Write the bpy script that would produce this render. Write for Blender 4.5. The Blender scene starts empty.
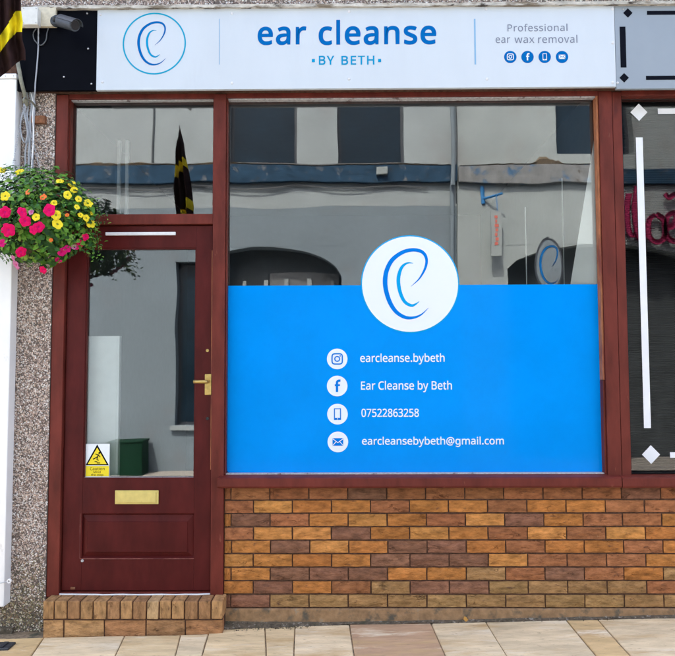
import bpy, bmesh, math, random, os
from mathutils import Vector, Matrix, noise
random.seed(7)
R = math.radians
sc = bpy.context.scene
COL = sc.collection

# ------------------------------------------------------------------ camera
F, CX, CY = 700.0, 337.5, 328.0            # focal length and centre in photo pixels (675 x 656)
PITCH, YAW, ROLL = R(3.32), R(0.516), R(0.177)
EYE = Vector((0, -4.083, 1.46))
def _rot():
    cp, sp = math.cos(PITCH), math.sin(PITCH); cy, sy = math.cos(YAW), math.sin(YAW); cr, sr = math.cos(ROLL), math.sin(ROLL)
    return (Matrix(((cy, -sy, 0), (sy, cy, 0), (0, 0, 1))) @ Matrix(((1, 0, 0), (0, cp, -sp), (0, sp, cp)))
            @ Matrix(((cr, 0, sr), (0, 1, 0), (-sr, 0, cr))))
ROT = _rot()
cam = bpy.data.objects.new('camera', bpy.data.cameras.new('camera')); COL.objects.link(cam); sc.camera = cam
r_, f_, u_ = ROT.col[0], ROT.col[1], ROT.col[2]
M4 = Matrix((r_, u_, -f_)).transposed().to_4x4(); M4.translation = EYE
cam.matrix_world = M4
cam.data.sensor_fit = 'HORIZONTAL'; cam.data.sensor_width = 36; cam.data.lens = F / 675 * 36
cam.data.clip_start = .05; cam.data.clip_end = 500

# ------------------------------------------------------------------ light
SUN_EL, SUN_AZ = R(54), R(160)             # azimuth measured from the street side (-Y) towards the left (-X): the sun stands behind the shop, its front in open shade
w = bpy.data.worlds.new('World'); sc.world = w; w.use_nodes = True
nt = w.node_tree; bg = nt.nodes['Background']
sky = nt.nodes.new('ShaderNodeTexSky'); sky.sky_type = 'NISHITA'; sky.sun_disc = False
sky.sun_elevation = SUN_EL; sky.sun_rotation = R(180) + SUN_AZ
sky.dust_density = 6.0; sky.air_density = 0.6; sky.ozone_density = 0.4
nt.links.new(sky.outputs[0], bg.inputs[0]); bg.inputs[1].default_value = 0.15
sun = bpy.data.objects.new('sun', bpy.data.lights.new('sun', 'SUN')); COL.objects.link(sun)
sun.data.energy = 2.4; sun.data.angle = R(2); sun.data.color = (1, .91, .78)
sdir = Vector((-math.sin(SUN_AZ) * math.cos(SUN_EL), -math.cos(SUN_AZ) * math.cos(SUN_EL), math.sin(SUN_EL)))
sun.rotation_euler = sdir.to_track_quat('Z', 'Y').to_euler()
sc.view_settings.view_transform = 'Standard'; sc.view_settings.look = 'None'
sc.view_settings.exposure = 2.75; sc.view_settings.gamma = 1.0
sc.view_settings.use_curve_mapping = False

# ------------------------------------------------------------------ helpers
def ray(px, py):
    return (ROT @ Vector(((px - CX) / F, 1, -(py - CY) / F)))
def W(px, py, y=0.0):                      # photo pixel -> (x, z) on the plane at depth y
    d = ray(px, py); t = (y - EYE.y) / d.y
    return EYE.x + d.x * t, EYE.z + d.z * t
def X(px, py, y=0.0): return W(px, py, y)[0]
def Z(px, py, y=0.0): return W(px, py, y)[1]
SLOPE = 0.020
def gz(x, y=0.0): return 0.004 + SLOPE * (x + 0.5) + 0.012 * min(y, 0) * (1 if y > -1.9 else 0)

def tag(o, label=None, cat=None, group=None, kind=None):
    if label: o['label'] = label
    if cat: o['category'] = cat
    if group: o['group'] = group
    if kind: o['kind'] = kind
    return o
def empty(name, loc, label, cat, group=None):
    o = bpy.data.objects.new(name, None); COL.objects.link(o); o.location = loc; o.empty_display_size = .1
    return tag(o, label, cat, group)
def link(name, me, mat, parent=None):
    o = bpy.data.objects.new(name, me); COL.objects.link(o)
    if mat is not None and not me.materials:
        for m in (mat if isinstance(mat, (list, tuple)) else [mat]): me.materials.append(m)
    if parent is not None:
        o.parent = parent
        o.matrix_parent_inverse = Matrix.Translation(-parent.location)   # parts are modelled in world coordinates
    return o

class MB:
    def __init__(s): s.v = []; s.f = []; s.mi = []; s.c = None
    def add(s, vs, fs, mi=0):
        b = len(s.v); s.v += [tuple(v) for v in vs]; s.f += [tuple(i + b for i in f) for f in fs]; s.mi += [mi] * len(fs)
    def box(s, x0, x1, y0, y1, z0, z1, bev=0.0, mi=0):
        if x0 > x1: x0, x1 = x1, x0
        if y0 > y1: y0, y1 = y1, y0
        if z0 > z1: z0, z1 = z1, z0
        if bev <= 0:
            s.add([(x0,y0,z0),(x1,y0,z0),(x1,y1,z0),(x0,y1,z0),(x0,y0,z1),(x1,y0,z1),(x1,y1,z1),(x0,y1,z1)],
                  [(0,3,2,1),(4,5,6,7),(0,1,5,4),(1,2,6,5),(2,3,7,6),(3,0,4,7)], mi); return
        b = min(bev, (x1-x0)*.45, (y1-y0)*.45, (z1-z0)*.45)
        bm = bmesh.new(); bmesh.ops.create_cube(bm, size=1)
        for v in bm.verts:
            v.co = Vector((x0 if v.co.x < 0 else x1, y0 if v.co.y < 0 else y1, z0 if v.co.z < 0 else z1))
        bmesh.ops.bevel(bm, geom=list(bm.edges), offset=b, segments=2, profile=.6, affect='EDGES')
        bm.verts.index_update()
        s.add([v.co[:] for v in bm.verts], [[v.index for v in f.verts] for f in bm.faces], mi); bm.free()
    def tube(s, pts, r, n=8, mi=0, caps=True):
        pts = [Vector(p) for p in pts]; rs = r if isinstance(r, (list, tuple)) else [r] * len(pts)
        vs = []; fs = []; ref = Vector((0, 0, 1))
        for i, p in enumerate(pts):
            t = (pts[min(i+1, len(pts)-1)] - pts[max(i-1, 0)]).normalized()
            if abs(t.dot(ref)) > .95: ref = Vector((1, 0, 0)) if abs(t.x) < .9 else Vector((0, 1, 0))
            a = t.cross(ref).normalized(); b = t.cross(a).normalized(); ref = a.cross(t).normalized() if False else ref
            for k in range(n):
                g = 2 * math.pi * k / n
                vs.append(p + a * (rs[i] * math.cos(g)) + b * (rs[i] * math.sin(g)))
        for i in range(len(pts) - 1):
            for k in range(n):
                fs.append((i*n+k, i*n+(k+1) % n, (i+1)*n+(k+1) % n, (i+1)*n+k))
        if caps: fs.append(tuple(range(n))[::-1]); fs.append(tuple((len(pts)-1)*n+k for k in range(n)))
        s.add(vs, fs, mi)
    def prism(s, poly, y0, y1, mi=0):      # poly: (x,z) outline, front at y0 (towards the street)
        n = len(poly); a = sum(poly[i][0]*poly[(i+1)%n][1]-poly[(i+1)%n][0]*poly[i][1] for i in range(n))
        if a < 0: poly = poly[::-1]
        vs = [(x, y0, z) for x, z in poly] + [(x, y1, z) for x, z in poly]
        fs = [tuple(range(n)), tuple(range(2*n-1, n-1, -1))] + [(i, i+n, (i+1) % n + n, (i+1) % n) for i in range(n)]
        s.add(vs, fs, mi)
    def ring(s, cx, cz, ro, ri, y0, y1, n=64, mi=0):
        vs = []; fs = []
        for k in range(n):
            g = 2*math.pi*k/n; c, d = math.cos(g), math.sin(g)
            vs += [(cx+ro*c, y0, cz+ro*d), (cx+ri*c, y0, cz+ri*d), (cx+ro*c, y1, cz+ro*d), (cx+ri*c, y1, cz+ri*d)]
        for k in range(n):
            a, b = 4*k, 4*((k+1) % n)
            fs += [(a+1, a, b, b+1), (a, a+2, b+2, b), (a+3, a+1, b+1, b+3)]
        s.add(vs, fs, mi)
    def ribbon(s, pts, ws, y0, y1, mi=0):  # tapering flat stroke in the x-z plane
        L = []; Rr = []
        for i, p in enumerate(pts):
            a = pts[max(i-1, 0)]; b = pts[min(i+1, len(pts)-1)]
            tx, tz = b[0]-a[0], b[1]-a[1]; l = math.hypot(tx, tz) or 1
            nx, nz = -tz/l, tx/l; h = ws[i]/2
            L.append((p[0]+nx*h, p[1]+nz*h)); Rr.append((p[0]-nx*h, p[1]-nz*h))
        n = len(pts); vs = []; fs = []
        for i in range(n): vs += [(L[i][0], y0, L[i][1]), (Rr[i][0], y0, Rr[i][1]), (L[i][0], y1, L[i][1]), (Rr[i][0], y1, Rr[i][1])]
        for i in range(n-1):
            a, b = 4*i, 4*i+4
            fs += [(a, a+1, b+1, b), (a+2, a, b, b+2), (a+1, a+3, b+3, b+1)]
        s.add(vs, fs, mi)
    def mesh(s, name='mesh', smooth=False):
        me = bpy.data.meshes.new(name); me.from_pydata(s.v, [], s.f)
        if any(s.mi): me.polygons.foreach_set('material_index', s.mi)
        if smooth: me.polygons.foreach_set('use_smooth', [True] * len(me.polygons))
        if s.c:
            at = me.color_attributes.new('tint', 'FLOAT_COLOR', 'POINT')
            at.data.foreach_set('color', [q for c in s.c for q in (c[0], c[1], c[2], 1)])
        me.update(); return me
    def build(s, name, mat, parent=None, smooth=False):
        return link(name, s.mesh(name, smooth), mat, parent)
def boxobj(name, mat, parent, *a, bev=0.0):
    m = MB(); m.box(*a, bev=bev); return m.build(name, mat, parent)
def catmull(P, n=8):
    out = []
    for i in range(len(P)-1):
        p0, p1, p2, p3 = P[max(i-1, 0)], P[i], P[i+1], P[min(i+2, len(P)-1)]
        for k in range(n):
            t = k/n
            out.append(tuple(.5*(2*b+(c-a)*t+(2*a-5*b+4*c-d)*t*t+(3*b-a-3*c+d)*t**3) for a, b, c, d in zip(p0, p1, p2, p3)))
    out.append(tuple(P[-1])); return out

# ------------------------------------------------------------------ materials
def mat(name, col, rough=.6, metal=0, var=0.0, vscale=8.0, col2=None, spots=None, bump=0.0, bscale=60.0, spec=.5, coat=0, aniso=(1, 1, 1), objcol=False, rndoff=False, detail=6):
    m = bpy.data.materials.new(name); m.use_nodes = True; n = m.node_tree; N = n.nodes; L = n.links
    b = N['Principled BSDF']; b.inputs['Roughness'].default_value = rough; b.inputs['Metallic'].default_value = metal
    b.inputs['Specular IOR Level'].default_value = spec; b.inputs['Coat Weight'].default_value = coat
    tc = N.new('ShaderNodeTexCoord'); mp = N.new('ShaderNodeMapping'); mp.inputs['Scale'].default_value = aniso
    L.new(tc.outputs['Object'], mp.inputs[0]); vec = mp.outputs[0]
    oi = N.new('ShaderNodeObjectInfo')
    if rndoff:
        mu = N.new('ShaderNodeMath'); mu.operation = 'MULTIPLY'; mu.inputs[1].default_value = 57.0; L.new(oi.outputs['Random'], mu.inputs[0])
        ad = N.new('ShaderNodeVectorMath'); ad.operation = 'ADD'; L.new(vec, ad.inputs[0]); L.new(mu.outputs[0], ad.inputs[1]); vec = ad.outputs[0]
    if objcol: c = oi.outputs['Color']
    else:
        rgb = N.new('ShaderNodeRGB'); rgb.outputs[0].default_value = (*col, 1); c = rgb.outputs[0]
    def tex(scale, det=detail, rgh=.6):
        t = N.new('ShaderNodeTexNoise'); t.inputs['Scale'].default_value = scale; t.inputs['Detail'].default_value = det; t.inputs['Roughness'].default_value = rgh
        L.new(vec, t.inputs['Vector']); return t.outputs['Fac']
    def mix(a, bcol, fac, mode='MIX'):
        x = N.new('ShaderNodeMix'); x.data_type = 'RGBA'; x.blend_type = mode
        L.new(fac, x.inputs[0]) if hasattr(fac, 'links') else setattr(x.inputs[0], 'default_value', fac)
        L.new(a, x.inputs[6]); L.new(bcol, x.inputs[7]) if hasattr(bcol, 'links') else setattr(x.inputs[7], 'default_value', (*bcol, 1))
        return x.outputs[2]
    def ramp(f, lo, hi):
        r = N.new('ShaderNodeMapRange'); r.inputs[1].default_value = lo; r.inputs[2].default_value = hi; L.new(f, r.inputs[0]); return r.outputs[0]
    if col2: c = mix(c, col2, ramp(tex(vscale), .38, .66))
    if var:
        f = tex(vscale * 2.3); r = N.new('ShaderNodeMapRange'); r.inputs[1].default_value = .3; r.inputs[2].default_value = .7
        r.inputs[3].default_value = 1 - var; r.inputs[4].default_value = 1 + var; L.new(f, r.inputs[0])
        cm = N.new('ShaderNodeCombineColor'); [L.new(r.outputs[0], cm.inputs[i]) for i in range(3)]
        c = mix(c, cm.outputs[0], 1.0, 'MULTIPLY')
    for sp in (spots or []):               # (colour, scale, lo, hi)
        c = mix(c, sp[0], ramp(tex(sp[1], 8, .65), sp[2], sp[3]))
    L.new(c, b.inputs['Base Color'])
    if bump:
        bp = N.new('ShaderNodeBump'); bp.inputs['Strength'].default_value = 1; bp.inputs['Distance'].default_value = bump
        L.new(tex(bscale, 8, .6), bp.inputs['Height']); L.new(bp.outputs[0], b.inputs['Normal'])
    m.diffuse_color = (*col, 1)
    return m
def tintmat(name, rough=.8):
    m = bpy.data.materials.new(name); m.use_nodes = True; n = m.node_tree
    a = n.nodes.new('ShaderNodeVertexColor'); a.layer_name = 'tint'
    b = n.nodes['Principled BSDF']; b.inputs['Roughness'].default_value = rough
    n.links.new(a.outputs[0], b.inputs['Base Color']); return m
def glassmat(name, fac, tint=(.975, .992, .988)):
    m = bpy.data.materials.new(name); m.use_nodes = True; n = m.node_tree; N = n.nodes; L = n.links
    N.remove(N['Principled BSDF']); out = N['Material Output']
    t = N.new('ShaderNodeBsdfTransparent'); t.inputs[0].default_value = (*tint, 1)
    g = N.new('ShaderNodeBsdfGlossy'); g.inputs['Roughness'].default_value = 0.0; g.inputs[0].default_value = (1, 1, 1, 1)
    tc = N.new('ShaderNodeTexCoord'); nz = N.new('ShaderNodeTexNoise'); nz.inputs['Scale'].default_value = 2.2; nz.inputs['Detail'].default_value = 1.0   # faint waviness of old float glass
    bp = N.new('ShaderNodeBump'); bp.inputs['Distance'].default_value = .0012; L.new(tc.outputs['Object'], nz.inputs['Vector']); L.new(nz.outputs['Fac'], bp.inputs['Height']); L.new(bp.outputs[0], g.inputs['Normal'])
    lw = N.new('ShaderNodeFresnel'); lw.inputs[0].default_value = fac
    x = N.new('ShaderNodeMixShader'); L.new(lw.outputs[0], x.inputs[0]); L.new(t.outputs[0], x.inputs[1]); L.new(g.outputs[0], x.inputs[2])
    L.new(x.outputs[0], out.inputs[0]); return m

WOOD = mat('painted_wood', (.135, .026, .018), .42, spec=.16, var=.32, vscale=4.5, bump=.0009, bscale=60, aniso=(1, 1, .3), spots=[((.25, .085, .055), 24, .665, .72), ((.06, .012, .012), 6, .62, .8)])
DOORP = mat('painted_door', (.078, .011, .010), .40, spec=.12, var=.26, vscale=4, bump=.0008, bscale=55, aniso=(1, 1, .35), spots=[((.045, .008, .009), 5, .6, .8), ((.2, .07, .05), 34, .735, .77)])
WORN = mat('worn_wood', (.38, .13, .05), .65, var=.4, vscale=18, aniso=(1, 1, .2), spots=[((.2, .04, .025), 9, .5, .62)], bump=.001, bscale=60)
WORNLIT = mat('worn_lit_paint', (.26, .085, .065), .6, var=.4, vscale=14, spots=[((.09, .012, .011), 8, .46, .60)])
PUTTY = mat('putty', (.42, .40, .40), .7, var=.3, vscale=30, bump=.001, bscale=80, spots=[((.1, .06, .06), 20, .58, .68)])
def brickmat(name='brick', an=(.8, 1, 2.0)):
    m = mat(name, (.4, .2, .08), .85, objcol=True, rndoff=True, var=.42, vscale=8, spec=.12, aniso=an, detail=7, spots=[((.12, .06, .042), 26, .60, .74), ((.46, .34, .20), 40, .68, .78)])
    n = m.node_tree; N = n.nodes; L = n.links; b = N['Principled BSDF']
    src = [l for l in n.links if l.to_socket == b.inputs['Base Color']][0].from_socket
    vec = [x for x in N if x.type == 'VECT_MATH'][0].outputs[0]
    def tex(sc_, det, rg, dist=0.0):
        t = N.new('ShaderNodeTexNoise'); t.inputs['Scale'].default_value = sc_; t.inputs['Detail'].default_value = det; t.inputs['Roughness'].default_value = rg; t.inputs['Distortion'].default_value = dist
        L.new(vec, t.inputs['Vector']); return t.outputs['Fac']
    def mth(op, a, b_=None, c=None):
        x = N.new('ShaderNodeMath'); x.operation = op
        for i, q in enumerate((a, b_, c)):
            if q is None: continue
            L.new(q, x.inputs[i]) if hasattr(q, 'links') else setattr(x.inputs[i], 'default_value', q)
        return x.outputs[0]
    def mr(f, a, b_, c=0.0, d=1.0):
        x = N.new('ShaderNodeMapRange'); x.interpolation_type = 'SMOOTHSTEP'
        for i, q in enumerate((a, b_, c, d)): x.inputs[i+1].default_value = q
        L.new(f, x.inputs[0]); return x.outputs[0]
    ridge = mr(mth('ABSOLUTE', mth('SUBTRACT', tex(9, 4, .6, .3), .5)), 0.0, .022, 1.0, 0.0)   # drag folds of a rustic face
    mask = mr(tex(12, 2, .5), .52, .74)
    crease = mth('MULTIPLY', ridge, mask)
    x = N.new('ShaderNodeMix'); x.data_type = 'RGBA'; x.blend_type = 'MULTIPLY'; L.new(mth('MULTIPLY', crease, .42), x.inputs[0]); L.new(src, x.inputs[6]); x.inputs[7].default_value = (.25, .2, .18, 1)  # crease dirt and the shade of the folds, multiplied into the base colour
    L.new(x.outputs[2], b.inputs['Base Color'])
    h = mth('SUBTRACT', mth('ADD', mth('MULTIPLY', tex(13, 6, .65), 1.0), mth('MULTIPLY', tex(90, 3, .6), .18)), mth('MULTIPLY', crease, .35))
    bp = N.new('ShaderNodeBump'); bp.inputs['Strength'].default_value = 1; bp.inputs['Distance'].default_value = .020; L.new(h, bp.inputs['Height']); L.new(bp.outputs[0], b.inputs['Normal'])
    return m
BRICK = brickmat(); STEPB = brickmat('step_brick', (2.0, 1.2, .8))
MORTAR = mat('mortar', (.10, .055, .038), .95, spec=.05, var=.4, vscale=20, bump=.003, bscale=90)
HAUNCH = mat('cement_fillet', (.30, .175, .085), .95, var=.3, vscale=9, bump=.006, bscale=30, spots=[((.10, .085, .06), 12, .52, .66), ((.30, .24, .16), 20, .6, .72)])
SLAB = mat('sandstone', (.5, .42, .3), .85, objcol=True, rndoff=True, var=.22, vscale=3.4, bump=.006, bscale=18, spec=.1, detail=9, aniso=(.5, 2.0, 1), spots=[((.52, .36, .18), 2.8, .52, .66), ((.76, .66, .48), 4.5, .55, .68), ((.25, .19, .12), 20, .645, .73), ((.36, .27, .17), 50, .60, .70), ((.10, .085, .065), 34, .70, .745)])
JOINT = mat('joint_sand', (.27, .20, .125), .95, var=.4, vscale=20, bump=.004, bscale=60, spots=[((.08, .08, .05), 10, .55, .7)])
DIRT = mat('dirt', (.11, .085, .055), .95, var=.5, vscale=24, bump=.01, bscale=50, spots=[((.36, .32, .26), 40, .56, .66), ((.05, .05, .025), 14, .55, .7)])
RENDER = mat('cement_render', (.15, .12, .10), .95, var=.3, vscale=30, bump=.004, bscale=120)
PEB = tintmat('pebbles')
SIGNW = mat('sign_white', (.60, .65, .69), .4, var=.025, vscale=2, spec=.12, aniso=(1, 1, .25), spots=[((.56, .60, .64), 5, .60, .82)])
SIGNK = mat('sign_black', (.003, .0035, .006), .5, var=.2, vscale=3, spec=.03)
SIGNG = mat('sign_grey', (.30, .345, .39), .45, var=.02, vscale=3, spec=.12)
SCREW = mat('screw_head', (.72, .72, .74), .4, var=.1)
STEEL = mat('steel', (.5, .5, .5), .35, 1, var=.2)
DKBLUE = mat('ink_blue', (.0004, .125, .40), .5, spec=.03); CYAN = mat('ink_cyan', (.001, .28, .52), .5, spec=.05); RINGB = mat('ink_ring', (.006, .34, .53), .5, spec=.05)
GREYINK = mat('ink_grey', (.20, .22, .29), .5, spec=.1); BLACKINK = mat('ink_black', (.004, .005, .01), .5, spec=.04); LINEB = mat('ink_line', (.22, .42, .62), .4)
VBLUE = mat('vinyl_blue', (.0001, .27, .80), .10, var=.06, vscale=.9, spec=.035)
VWHITE = mat('vinyl_white', (.80, .84, .88), .4, spec=.15); VEAR = mat('vinyl_ear_blue', (.0005, .185, .66), .4, spec=.04); VEAR2 = mat('vinyl_ear_cyan', (.001, .34, .70), .4, spec=.06)
YELLOW = mat('sticker_yellow', (.83, .66, .0), .4)
BRASS = mat('brass', (.66, .53, .17), .45, 0.1, var=.10, vscale=9, spec=.3, bump=.0003, bscale=40, spots=[((.44, .33, .07), 16, .66, .78)])
HANDLE = mat('handle_brass', (.55, .38, .12), .32, .7, var=.2, vscale=20)
UPVC = mat('white_upvc', (.87, .87, .86), .35, var=.03, vscale=3, spots=[((.6, .58, .54), 9, .66, .8)])
PLASTIC = mat('box_plastic', (.68, .68, .63), .5, var=.08, vscale=14)
BEIGE = mat('beige_board', (.62, .56, .42), .7, var=.15, vscale=14, spots=[((.25, .2, .14), 16, .62, .75)])
CAMG = mat('camera_grey', (.055, .064, .074), .4, spec=.25, var=.15, vscale=20); CAMD = mat('camera_dark', (.01, .01, .012), .2)
CABLE = mat('cable_grey', (.36, .38, .41), .5, var=.15, vscale=20); CABLED = mat('cable_dark', (.09, .10, .11), .5, var=.2, vscale=20)
OLIVE = mat('strap_olive', (.22, .22, .17), .6, var=.3, vscale=20)
RUST = mat('rusty_iron', (.22, .09, .04), .9, var=.4, vscale=30, bump=.002, bscale=80, spots=[((.4, .3, .2), 30, .6, .7)])
LEDGE = mat('weathered_ledge', (.56, .53, .47), .9, var=.35, vscale=16, aniso=(.35, 1, 1), bump=.01, bscale=45, spots=[((.22, .18, .13), 18, .50, .60), ((.05, .04, .03), 26, .56, .64)])
LEAF = tintmat('leaf', .5); LEAF.node_tree.nodes['Principled BSDF'].inputs['Specular IOR Level'].default_value = .18
PINK = mat('petal_pink', (.72, .004, .115), .6, spec=.1, var=.25, vscale=60); PINK2 = mat('petal_magenta', (.60, .01, .17), .6, spec=.1, var=.25, vscale=60)
YEL = mat('petal_yellow', (.86, .68, .004), .6, var=.15, vscale=60); ORG = mat('petal_orange', (.85, .16, .01), .6, var=.2, vscale=60); LILAC = mat('petal_lilac', (.55, .16, .35), .6, var=.2, vscale=60)
FHEART = mat('flower_heart', (.30, .30, .02), .7); STEM = mat('stem_green', (.07, .13, .03), .7)
LINER = mat('basket_liner', (.10, .075, .035), .95, var=.5, vscale=40, bump=.01, bscale=80, spots=[((.09, .13, .03), 20, .5, .62)])
CLOTHK = mat('flag_black', (.030, .015, .014), .8, spec=.05, var=.25, vscale=12); CLOTHY = mat('flag_yellow', (.88, .72, .002), .8, var=.08, vscale=12)
GLASS = glassmat('window_glass', 1.74); GLASSR = glassmat('window_glass_dark', 1.42, (.85, .86, .86))
GASKET = mat('black_gasket', (.006, .006, .007), .6, spec=.08)
SHUT = mat('shutter_black', (.004, .004, .005), .5, var=.2, vscale=6, spec=.06)
TAPE = mat('white_tape', (.82, .83, .86), .5, var=.03, vscale=5)
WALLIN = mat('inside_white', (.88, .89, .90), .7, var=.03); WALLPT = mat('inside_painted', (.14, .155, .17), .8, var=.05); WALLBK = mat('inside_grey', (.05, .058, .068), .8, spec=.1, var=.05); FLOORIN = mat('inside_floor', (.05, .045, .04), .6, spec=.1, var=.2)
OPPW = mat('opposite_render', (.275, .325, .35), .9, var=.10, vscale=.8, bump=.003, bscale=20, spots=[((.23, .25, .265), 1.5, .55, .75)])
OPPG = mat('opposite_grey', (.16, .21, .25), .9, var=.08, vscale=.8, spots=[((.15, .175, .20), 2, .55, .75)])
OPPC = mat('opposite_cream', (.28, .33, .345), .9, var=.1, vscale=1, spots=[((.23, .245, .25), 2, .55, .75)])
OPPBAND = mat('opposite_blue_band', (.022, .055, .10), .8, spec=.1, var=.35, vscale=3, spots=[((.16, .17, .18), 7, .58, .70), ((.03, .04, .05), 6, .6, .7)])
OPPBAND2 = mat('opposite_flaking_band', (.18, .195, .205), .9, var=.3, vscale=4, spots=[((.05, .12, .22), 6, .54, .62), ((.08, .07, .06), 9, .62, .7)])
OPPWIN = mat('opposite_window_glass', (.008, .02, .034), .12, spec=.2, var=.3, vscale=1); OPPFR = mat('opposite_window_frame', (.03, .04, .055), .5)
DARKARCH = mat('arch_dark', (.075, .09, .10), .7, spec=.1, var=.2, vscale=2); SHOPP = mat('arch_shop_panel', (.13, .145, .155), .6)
ASPH = mat('asphalt', (.05, .05, .052), .9, var=.25, vscale=6, bump=.004, bscale=120, spots=[((.09, .09, .088), 60, .6, .72)])
KERB = mat('kerb_stone', (.30, .29, .27), .9, var=.2, vscale=6, bump=.003, bscale=50)
GREENBIN = mat('cabinet_green', (.003, .026, .013), .6, spec=.1, var=.2, vscale=4)
PINKSIGN = mat('pink_letter', (.34, .03, .11), .6, spec=.1); REDTXT = mat('red_print', (.55, .12, .09), .6)
BLUEIRON = mat('blue_iron', (.02, .17, .42), .5)
WHITEBAR = mat('white_strip', (.78, .78, .78), .5, var=.05, vscale=20)
DRAIN = mat('drain_iron', (.06, .065, .075), .55, .6, var=.4, vscale=20, bump=.002, bscale=60)
LEAFDRY = mat('dry_leaf', (.45, .22, .04), .8)

# ------------------------------------------------------------------ text
FONT = None
try:
    fp = os.path.join(bpy.utils.resource_path('LOCAL'), 'datafiles', 'fonts', 'NotoSansHebrew-Regular.woff2')
    if os.path.exists(fp): FONT = bpy.data.fonts.load(fp)
except Exception:
    FONT = None
def text(name, body, pl, pr, pbase, ptop, y, material, parent, bold=0.0, spacing=1.0, depth=.0015):
    cu = bpy.data.curves.new(name, 'FONT'); cu.body = body; cu.size = 1; cu.space_character = spacing; cu.resolution_u = 6
    if FONT: cu.font = FONT
    ob = bpy.data.objects.new(name, cu); COL.objects.link(ob)
    dg = bpy.context.evaluated_depsgraph_get(); dg.update()
    me = bpy.data.meshes.new_from_object(ob.evaluated_get(dg)); bpy.data.objects.remove(ob)
    bm = bmesh.new(); bm.from_mesh(me); bmesh.ops.remove_doubles(bm, verts=bm.verts, dist=1e-5)
    if bold:                               # heavier weight: push the outlines outwards
        mv = {}
        for v in bm.verts:
            d = Vector((0, 0, 0))
            for e in v.link_edges:
                if len(e.link_faces) != 1: continue
                t = (e.verts[1].co-e.verts[0].co).normalized(); nn = Vector((t.y, -t.x, 0))
                if nn.dot(e.link_faces[0].calc_center_median()-(e.verts[0].co+e.verts[1].co)/2) > 0: nn = -nn
                d += nn
            if d.length > .2: d.normalize(); mv[v] = d
        for v, d in mv.items(): v.co += d*bold
    vs = bm.verts; x0 = min(v.co.x for v in vs); x1 = max(v.co.x for v in vs); yt = max(v.co.y for v in vs); bm.verts.index_update()
    ax, az = W(pl, pbase, y); bx, _ = W(pr, pbase, y); _, tz = W((pl+pr)/2, ptop, y)
    sx = (bx-ax)/(x1-x0); sz = (tz-az)/yt
    m = MB(); n = len(bm.verts)
    P = [(ax+(v.co.x-x0)*sx, az+v.co.y*sz) for v in bm.verts]
    vv = [(p[0], y-depth/2, p[1]) for p in P]+[(p[0], y+depth/2, p[1]) for p in P]; ff = []
    for f in bm.faces:
        q = [v.index for v in f.verts]
        if f.calc_area() > 0 and f.normal.z < 0: q = q[::-1]
        ff.append(q); ff.append([i+n for i in q][::-1])
    for e in bm.edges:
        if len(e.link_faces) == 1: a, b = e.verts[0].index, e.verts[1].index; ff.append((a, b, b+n, a+n))
    m.add(vv, ff); bm.free(); bpy.data.meshes.remove(me)
    return m.build(name, material, parent)

# ================================================================== SETTING
# street: footway, kerb, road, opposite footway
def ground_sheet(name, material, x0, x1, y0, y1, dz=0.0, nx=2, ny=2, thick=0):
    m = MB(); vs = []; fs = []
    for j in range(ny+1):
        for i in range(nx+1):
            x = x0+(x1-x0)*i/nx; y = y0+(y1-y0)*j/ny; vs.append((x, y, gz(x, y)+dz))
    for j in range(ny):
        for i in range(nx): a = j*(nx+1)+i; fs.append((a, a+1, a+nx+2, a+nx+1))
    m.add(vs, fs); return tag(m.build(name, material), kind='structure')
OPY = -6.2
ground = ground_sheet('ground', ASPH, -60, 60, -60, 60, -.30)
road = ground_sheet('road', ASPH, -30, 30, -4.75, -1.9, -.12)
far_path = ground_sheet('far_pavement', KERB, -30, 30, OPY - .3, -4.75, 0)
pave = ground_sheet('pavement', JOINT, -4.0, 4.2, -1.9, .3, -.0065)
kb = MB()
for (y0, y1) in ((-1.9, -2.02), (-4.75, -4.63)):
    for i in range(24):
        x0 = -9 + i*.75; z = gz(x0)
        kb.box(x0+.004, x0+.746, y0, y1, z-.16, z-.02 if y0 > -3 else z-.002, bev=.012)
tag(kb.build('kerb', KERB), kind='structure')

# paving slabs: joints run square to the shop front
jp = [((41, 641), (33, 654)), ((124, 637), (116, 654)), ((180.5, 635.5), (175.5, 654)), ((208, 635.5), (203, 652)), ((265, 629), (266, 654)), ((295, 628), (294, 654)),
      ((349.5, 624.5), (354, 654)), ((430.6, 622), (445, 654)), ((485, 620.5), (506, 654)), ((568, 622), (595, 654)), ((602, 624), (629, 654))]
def Gp(px, py):                            # photo pixel -> point on the footway
    d = ray(px, py); t = .1
    for _ in range(40):
        p = EYE + d*t; t *= 1 + (p.z-gz(p.x, p.y))/max(1e-6, EYE.z-p.z+.0001)*1.0 if p.z < EYE.z else 2
    return EYE + d*t
def Gxy(px, py):
    d = ray(px, py); lo, hi = .5, 8
    for _ in range(60):
        t = (lo+hi)/2; p = EYE + d*t
        if p.z > gz(p.x, p.y): lo = t
        else: hi = t
    return EYE + d*lo
joints = []
for a, b in jp:
    A, B = Gxy(*a), Gxy(*b); joints.append((A.x, B.x, A.y, B.y))
def jx(j, y):                              # joint x at depth y (slightly skewed as laid)
    A, B, ya, yb = j; s = max(-.16, min(.16, (B-A)/(yb-ya) if abs(yb-ya) > .02 else 0)); return (A+B)/2 + s*(y-(ya+yb)/2)
CREAM = (.66, .51, .295); CREAM2 = (.70, .565, .36); BUFF = (.62, .445, .225); REDS = (.47, .31, .19); PALE = (.68, .55, .35)
slabcol = [BUFF, CREAM2, CREAM, CREAM2, CREAM, CREAM, CREAM2, REDS, CREAM2, PALE, BUFF, PALE]
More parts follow.
